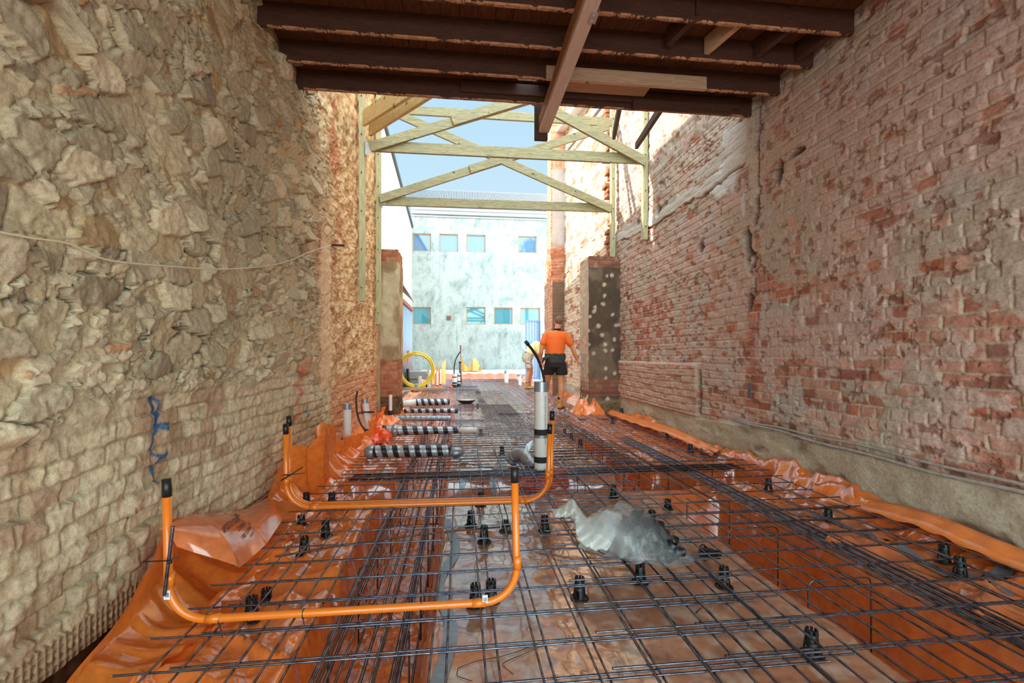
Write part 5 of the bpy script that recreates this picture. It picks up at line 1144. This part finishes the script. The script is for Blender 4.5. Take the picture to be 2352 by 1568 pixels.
b = MB(); p = aty(960, 862, 15.0); b.box((p.x, 15.0, .40), (.62, .3, .26), bev=.02); b.box((p.x-.1, 15.0, .13), (.3, .25, .26)); o = b.obj('cement_box', simple('grey_box', lin(160, 156, 150), .8)); tag(o, 'grey box seen through the yellow coil', 'box')
pvc_riser('white pipe seen through the yellow coil', (p.x+.08, 14.7, -.04), .42, .07, .04, taped=False, foot=.12)
pvc_riser('white pipe with black collar seen through the right side of the yellow coil', (p.x+.32, 14.7, -.04), .46, .035, .04, foot=.14)
b = MB(); b.tube(catm([(p.x-.28, 14.6, .62), (p.x-.27, 14.6, .35), (p.x-.22, 14.6, .12), (p.x-.05, 14.6, .04), (p.x+.25, 14.6, .12)]), .045, 10); o = b.obj('flexible_conduit', M_blk); tag(o, 'thick black flexible conduit seen through the yellow coil', 'conduit')
b = MB(); b.box((p.x-.42, 15.4, .75), (.10, .10, .9), Matrix.Rotation(.1, 3, 'Y')); o = b.obj('orange_guard', simple('orange_guard', lin(236, 100, 40), .5)); tag(o, 'upright orange guard behind the left side of the yellow coil', 'guard')
b = MB(); b.box((p.x-.40, 15.2, .12), (.5, .3, .3), bev=.02); o = b.obj('timber_offcut', simple('offcut', lin(200, 150, 100), .7)); tag(o, 'timber offcut on the ground by the corrugated fence', 'timber')

# tree behind the viewer, mirrored in the upper right window of the far building
t = empty('leafy_tree', (8.4, -14, -.65), 'leafy green tree mirrored in the upper right window of the far building', 'tree')
b = MB(); b.tube([(8.4, -14, -.65), (8.5, -14, 6), (8.3, -14.1, 12), (8.5, -14, 15.5)], .2, 10, rad=[.3, .24, .16, .06]); b.obj('trunk', simple('bark', lin(96, 78, 60), .9), t)
b = MB(); rr = random.Random(33)
for k in range(2600):
    c_ = rr.choice(((8.7, -14, 14.3, 1.5), (7.9, -14.3, 13.4, 1.3), (9.5, -13.8, 13.6, 1.4), (8.8, -14, 12.6, 1.5), (9.0, -14.2, 15.3, .9)))
    d_ = Vector((rr.gauss(0, 1), rr.gauss(0, 1), rr.gauss(0, 1))).normalized()*c_[3]*rr.uniform(.6, 1)
    p = Vector(c_[:3])+d_; u_ = Vector((rr.gauss(0, 1), rr.gauss(0, 1), rr.gauss(0, 1))).normalized(); v_ = u_.orthogonal().normalized(); s_ = rr.uniform(.06, .14)
    b.add([p-u_*s_, p+v_*s_*.5, p+u_*s_, p-v_*s_*.5], [(0, 1, 2, 3)])
b.obj('foliage', simple('leaves', lin(96, 128, 60), .6, var=.4, scale=2), t)
# ================================================================== people
M_skin = simple('tanned_skin', lin(216, 148, 108), .5, var=.06, scale=6); M_boot = simple('tan_leather', lin(196, 146, 76), .7, var=.15, scale=25, bump=.3); M_sole = simple('dark_sole', lin(46, 38, 32), .8); M_sock = simple('black_sock', lin(26, 22, 24), .9)
def cap(b, p, q, r0, r1, n=16, k=5):
    p, q = Vector(p), Vector(q); d = (q-p).normalized(); pts = []; rad = []
    for i in range(k+1):
        a = math.pi/2*(1-i/k); pts.append(p-d*r0*math.sin(a)); rad.append(max(.0008, r0*math.cos(a)))
    for i in range(k+1):
        a = math.pi/2*i/k; pts.append(q+d*r1*math.sin(a)); rad.append(max(.0008, r1*math.cos(a)))
    b.tube(pts, r0, n, rad=rad)
def limb(b, pts):                    # [(point, radius)...]
    for (p, r), (q, s_) in zip(pts[:-1], pts[1:]): cap(b, p, q, r, s_)
def loft(b, rings, n=28):            # (centre, rx, ry)
    P = [[Vector(c)+Vector((rx*math.cos(2*math.pi*k/n), ry*math.sin(2*math.pi*k/n), 0)) for k in range(n)] for c, rx, ry in rings]
    b.grid(P, True, True); b.add(P[0], [tuple(reversed(range(n)))]); b.add(P[-1], [tuple(range(n))])
def skin_obj(b, name, m, parent, vox, sm=4):
    o = b.obj(name, m, parent); modify(o, 'REMESH', mode='VOXEL', voxel_size=vox, use_smooth_shade=True); modify(o, 'SMOOTH', iterations=sm, factor=.5); return o
def hand(b, wrist, d, side, palm_n, s_=1.0, curl=.35):
    w = Vector(wrist); d = Vector(d).normalized(); s = Vector(side).normalized(); nrm = Vector(palm_n).normalized()
    cap(b, w, w+d*.045*s_, .024*s_, .026*s_)
    for k, (off, L) in enumerate(((-.030, .066), (-.010, .076), (.010, .071), (.028, .056))):
        base = w+d*.075*s_+s*off*s_; cap(b, w+d*.02*s_+s*off*.6*s_, base, .017*s_, .011*s_)
        d1 = (d+nrm*curl*.6).normalized(); m1 = base+d1*L*.42*s_; d2 = (d+nrm*curl*1.5).normalized(); m2 = m1+d2*L*.33*s_; d3 = (d+nrm*curl*2.4).normalized(); m3 = m2+d3*L*.25*s_
        cap(b, base, m1, .0098*s_, .009*s_, 10, 3); cap(b, m1, m2, .009*s_, .0082*s_, 10, 3); cap(b, m2, m3, .0082*s_, .0072*s_, 10, 3)
    t0 = w+d*.022*s_-s*.022*s_; t1 = t0+(d*.5-s+nrm*.4).normalized()*.038*s_; t2 = t1+(d*.9-s*.4+nrm*.4).normalized()*.03*s_
    cap(b, t0, t1, .013*s_, .011*s_, 10, 3); cap(b, t1, t2, .011*s_, .009*s_, 10, 3)
def head(b, c, f, up=(0, 0, 1), s_=1.0):   # f: where the face looks
    c = Vector(c); f = Vector(f).normalized(); u = Vector(up).normalized(); r = f.cross(u).normalized(); u = r.cross(f); R = Matrix((r, f, u)).transposed()
    b.ell(c+u*.02*s_, (.076*s_, .094*s_, .098*s_), R, 24, 16); b.ell(c-u*.045*s_+f*.022*s_, (.060*s_, .066*s_, .072*s_), R, 20, 14)
    cap(b, c+f*.092*s_+u*.012*s_, c+f*.108*s_-u*.018*s_, .010*s_, .014*s_, 10, 3)            # nose
    b.ell(c+f*.082*s_-u*.052*s_, (.024*s_, .010*s_, .008*s_), R, 12, 8)
    for k in (-1, 1):
        b.ell(c+r*k*.077*s_-u*.005*s_, (.010*s_, .020*s_, .032*s_), R @ Matrix.Rotation(.25*k, 3, 'Z'), 12, 8)
        b.ell(c+r*k*.03*s_+f*.084*s_+u*.026*s_, (.020*s_, .008*s_, .006*s_), R, 10, 6)
    return R
def eyes(c, R, parent, s_=1.0):
    for k in (-1, 1): e_ = MB(); e_.ell(Vector(c)+R @ Vector((k*.030*s_, .084*s_, .008*s_)), (.011*s_, .009*s_, .007*s_), R, 10, 8); e_.obj('eye', simple('eye_white', (.7, .7, .68), .2), parent)
def boot(parent, ankle, toe_dir, s_=1.0):
    a = Vector(ankle); d = Vector(toe_dir); d.z = 0; d.normalize(); g = Vector((a.x, a.y, a.z-.10)); b = MB()
    limb(b, [(a+Vector((0, 0, .06)), .050*s_), (a, .047*s_), (g+Vector((0, 0, .045))-d*.02, .046*s_)])
    limb(b, [(g-d*.035+Vector((0, 0, .040)), .040*s_), (g+d*.07+Vector((0, 0, .042)), .044*s_), (g+d*.15+Vector((0, 0, .034)), .042*s_), (g+d*.185+Vector((0, 0, .030)), .034*s_)])
    o = skin_obj(b, 'boot', M_boot, parent, .007, 3); b = MB(); n = 24; P0 = []
    side = Vector((d.y, -d.x, 0)); P = []
    for z in (.0, .022):
        P.append([g+d*(.075+.150*math.cos(t))+side*(.048*math.sin(t))+Vector((0, 0, z)) for t in np.linspace(0, 2*math.pi, n, endpoint=False)])
    b.grid(P, True, True); b.add(P[0], [tuple(reversed(range(n)))]); b.add(P[1], [tuple(range(n))]); b.obj('sole', M_sole, parent); return o

# ---- worker walking away
W = Vector((1.86, 8.46, .016)); t = empty('person', W, 'person in orange shirt and dark shorts walking away over the mesh, arms out', 'person'); A = lambda x, y, z: W+Vector((x, y, z))
b = MB()
loft(b, [(A(-.08, 0, .86), .165, .115), (A(-.08, 0, .95), .172, .12), (A(-.08, .0, 1.08), .155, .11), (A(-.075, .01, 1.25), .175, .12), (A(-.07, .02, 1.38), .19, .115), (A(-.065, .02, 1.45), .14, .09), (A(-.05, .02, 1.50), .06, .06)])
limb(b, [(A(-.05, .02, 1.44), .062), (A(-.02, .035, 1.60), .055)]); HC = A(-.005, .05, 1.655); HR = head(b, HC, (.10, 1, -.12))
limb(b, [(A(.02, 0, .90), .098), (A(.03, -.01, .50), .058), (A(.03, -.035, .38), .060), (A(.005, -.03, .13), .038)])
limb(b, [(A(-.17, 0, .90), .098), (A(-.20, .20, .53), .058), (A(-.20, .26, .42), .060), (A(-.195, .42, .17), .038)])
limb(b, [(A(.12, .01, 1.41), .062), (A(.255, -.02, 1.15), .042), (A(.285, -.01, 1.07), .043), (A(.345, .02, .94), .027)]); hand(b, A(.348, .02, .935), (.30, .15, -.9), (.2, .95, .1), (-1, 0, -.3), 1.02)
limb(b, [(A(-.27, .01, 1.41), .062), (A(-.345, -.01, 1.16), .042), (A(-.35, .0, 1.08), .043), (A(-.355, .07, .96), .027)]); hand(b, A(-.355, .072, .955), (-.05, .25, -.95), (-.2, .95, .1), (1, 0, -.3), 1.02)
skin_obj(b, 'body', M_skin, t, .008, 5); eyes(HC, HR, t)
b = MB(); b.ell(HC+Vector((0, -.012, .032)), (.079, .092, .092), None, 24, 16); o = b.obj('cropped_hair', simple('cropped_hair', lin(120, 92, 66), .8, var=.2, scale=80), t)
b = MB()
loft(b, [(A(-.08, 0, 1.02), .178, .132), (A(-.08, 0, 1.10), .172, .128), (A(-.075, .01, 1.25), .192, .136), (A(-.07, .02, 1.38), .212, .130), (A(-.065, .02, 1.45), .165, .105), (A(-.05, .025, 1.495), .075, .075)])
limb(b, [(A(.09, .01, 1.415), .075), (A(.19, -.01, 1.275), .068), (A(.205, -.01, 1.245), .066)]); limb(b, [(A(-.24, .01, 1.415), .075), (A(-.315, -.01, 1.265), .066)])
sh = skin_obj(b, 'work_shirt', simple('hi_vis_orange_cloth', lin(255, 112, 34), .75, var=.08, scale=5, bump=.3), t, .010, 4)
b = MB(); b.lathe([(.060, -.015), (.072, -.020), (.070, .020), (.060, .022), (.056, .0)], A(-.04, .028, 1.515), 20); b.obj('collar', simple('dark_collar', lin(44, 34, 42), .8), t)
M_sho = simple('dark_shorts_cloth', lin(40, 32, 34), .85, var=.2, scale=6, bump=.3)
b = MB(); loft(b, [(A(-.08, 0, .80), .178, .130), (A(-.08, 0, .90), .190, .135), (A(-.08, 0, 1.03), .178, .130)])
loft(b, [(A(.035, .0, .655), .108, .108), (A(.03, 0, .76), .112, .115), (A(.02, 0, .90), .105, .115)]); loft(b, [(A(-.195, .10, .655), .105, .112), (A(-.185, .06, .76), .112, .118), (A(-.17, 0, .90), .105, .115)])
skin_obj(b, 'work_shorts', M_sho, t, .010, 4)
b = MB(); b.tube([A(.135, -.055, .92), A(.142, -.06, .80), A(.138, -.06, .67)], .008, 8); b.obj('red_piping', simple('red_piping', lin(196, 36, 66), .7), t)
b = MB()
P = [[A(-.08+(.185+.01*math.sin(k*3+i)+.012*(i == 1))*math.cos(k*math.pi/16), (.14+.01*math.sin(k*2.3+i))*math.sin(k*math.pi/16), 1.06-.055*i+.008*math.sin(k*1.7)) for k in range(32)] for i in range(4)]
b.grid(P, True, True); limb(b, [(A(-.24, -.08, .99), .035), (A(-.31, -.06, .97), .028), (A(-.33, -.03, .90), .018)]); b.obj('tied_jacket', simple('dark_grey_cloth', lin(64, 64, 58), .85, var=.3, scale=12), t)
for an, td in ((A(.0, -.03, .118), (.55, .8, 0)), (A(-.195, .42, .118), (-.1, 1, 0))):
    boot(t, an, td); b = MB(); cap(b, an+Vector((0, 0, .05)), an+Vector((0, 0, .10)), .045, .044); b.obj('sock', M_sock, t)

# ---- worker bending over
W2 = Vector((2.05, 13.5, .016)); t = empty('person', W2, 'person in pale yellow shirt and patterned shorts bending over behind the orange-shirted worker', 'person'); A = lambda x, y, z: W2+Vector((x, y, z))
b = MB(); limb(b, [(A(-.07, 0, .98), .150), (A(.04, 0, 1.16), .140), (A(.22, 0, 1.30), .150)]); limb(b, [(A(.24, 0, 1.32), .07), (A(.36, 0, 1.33), .055)]); HC = A(.43, 0, 1.30); HR = head(b, HC, (.6, 0, -.8), (.7, 0, .7))
limb(b, [(A(-.06, -.09, .92), .095), (A(-.03, -.09, .52), .058), (A(-.06, -.09, .38), .058), (A(-.09, -.09, .13), .038)]); limb(b, [(A(-.06, .09, .92), .095), (A(.08, .10, .52), .058), (A(.04, .10, .38), .058), (A(.02, .10, .13), .038)])
for s_ in (-1, 1): limb(b, [(A(.22, .16*s_, 1.28), .06), (A(.30, .19*s_, 1.02), .042), (A(.38, .16*s_, .80), .028)]); hand(b, A(.385, .16*s_, .79), (.25, 0, -.95), (.9, 0, .2), (0, -s_, 0))
skin_obj(b, 'body', M_skin, t, .009, 5); eyes(HC, HR, t)
b = MB(); b.ell(HC+HR @ Vector((0, -.014, .034)), (.080, .092, .092), HR, 20, 14); b.obj('short_hair', simple('brown_hair', lin(96, 70, 48), .85), t)
b = MB(); limb(b, [(A(-.03, 0, 1.04), .160), (A(.05, 0, 1.17), .155), (A(.21, 0, 1.29), .170)]); 
for s_ in (-1, 1): limb(b, [(A(.20, .15*s_, 1.30), .08), (A(.26, .18*s_, 1.12), .068)])
skin_obj(b, 'work_shirt', simple('pale_yellow_cloth', lin(246, 232, 160), .8, var=.08, scale=4, bump=.3), t, .012, 4)
tp = NT('striped_cloth'); f = tp.noise(tp.coord((3, 3, 11)), 2.4, 3, .5); tp.l(tp.ramp(f, [(.36, lin(112, 92, 84)), (.46, lin(214, 200, 170)), (.55, lin(160, 138, 120)), (.62, lin(228, 218, 196))]), tp.p.inputs['Base Color']); tp.set(Roughness=.85)
b = MB(); limb(b, [(A(-.06, 0, .96), .172), (A(-.02, 0, 1.05), .165)]); limb(b, [(A(-.06, -.09, .90), .115), (A(-.035, -.09, .66), .105)]); limb(b, [(A(-.05, .09, .90), .115), (A(.03, .10, .66), .105)])
skin_obj(b, 'work_shorts', tp.m, t, .012, 4)
for an, td in ((A(-.09, -.09, .118), (1, -.15, 0)), (A(.02, .10, .118), (1, .15, 0))):
    boot(t, an, td); b = MB(); cap(b, an+Vector((0, 0, .05)), an+Vector((0, 0, .09)), .045, .044); b.obj('sock', M_sock, t)
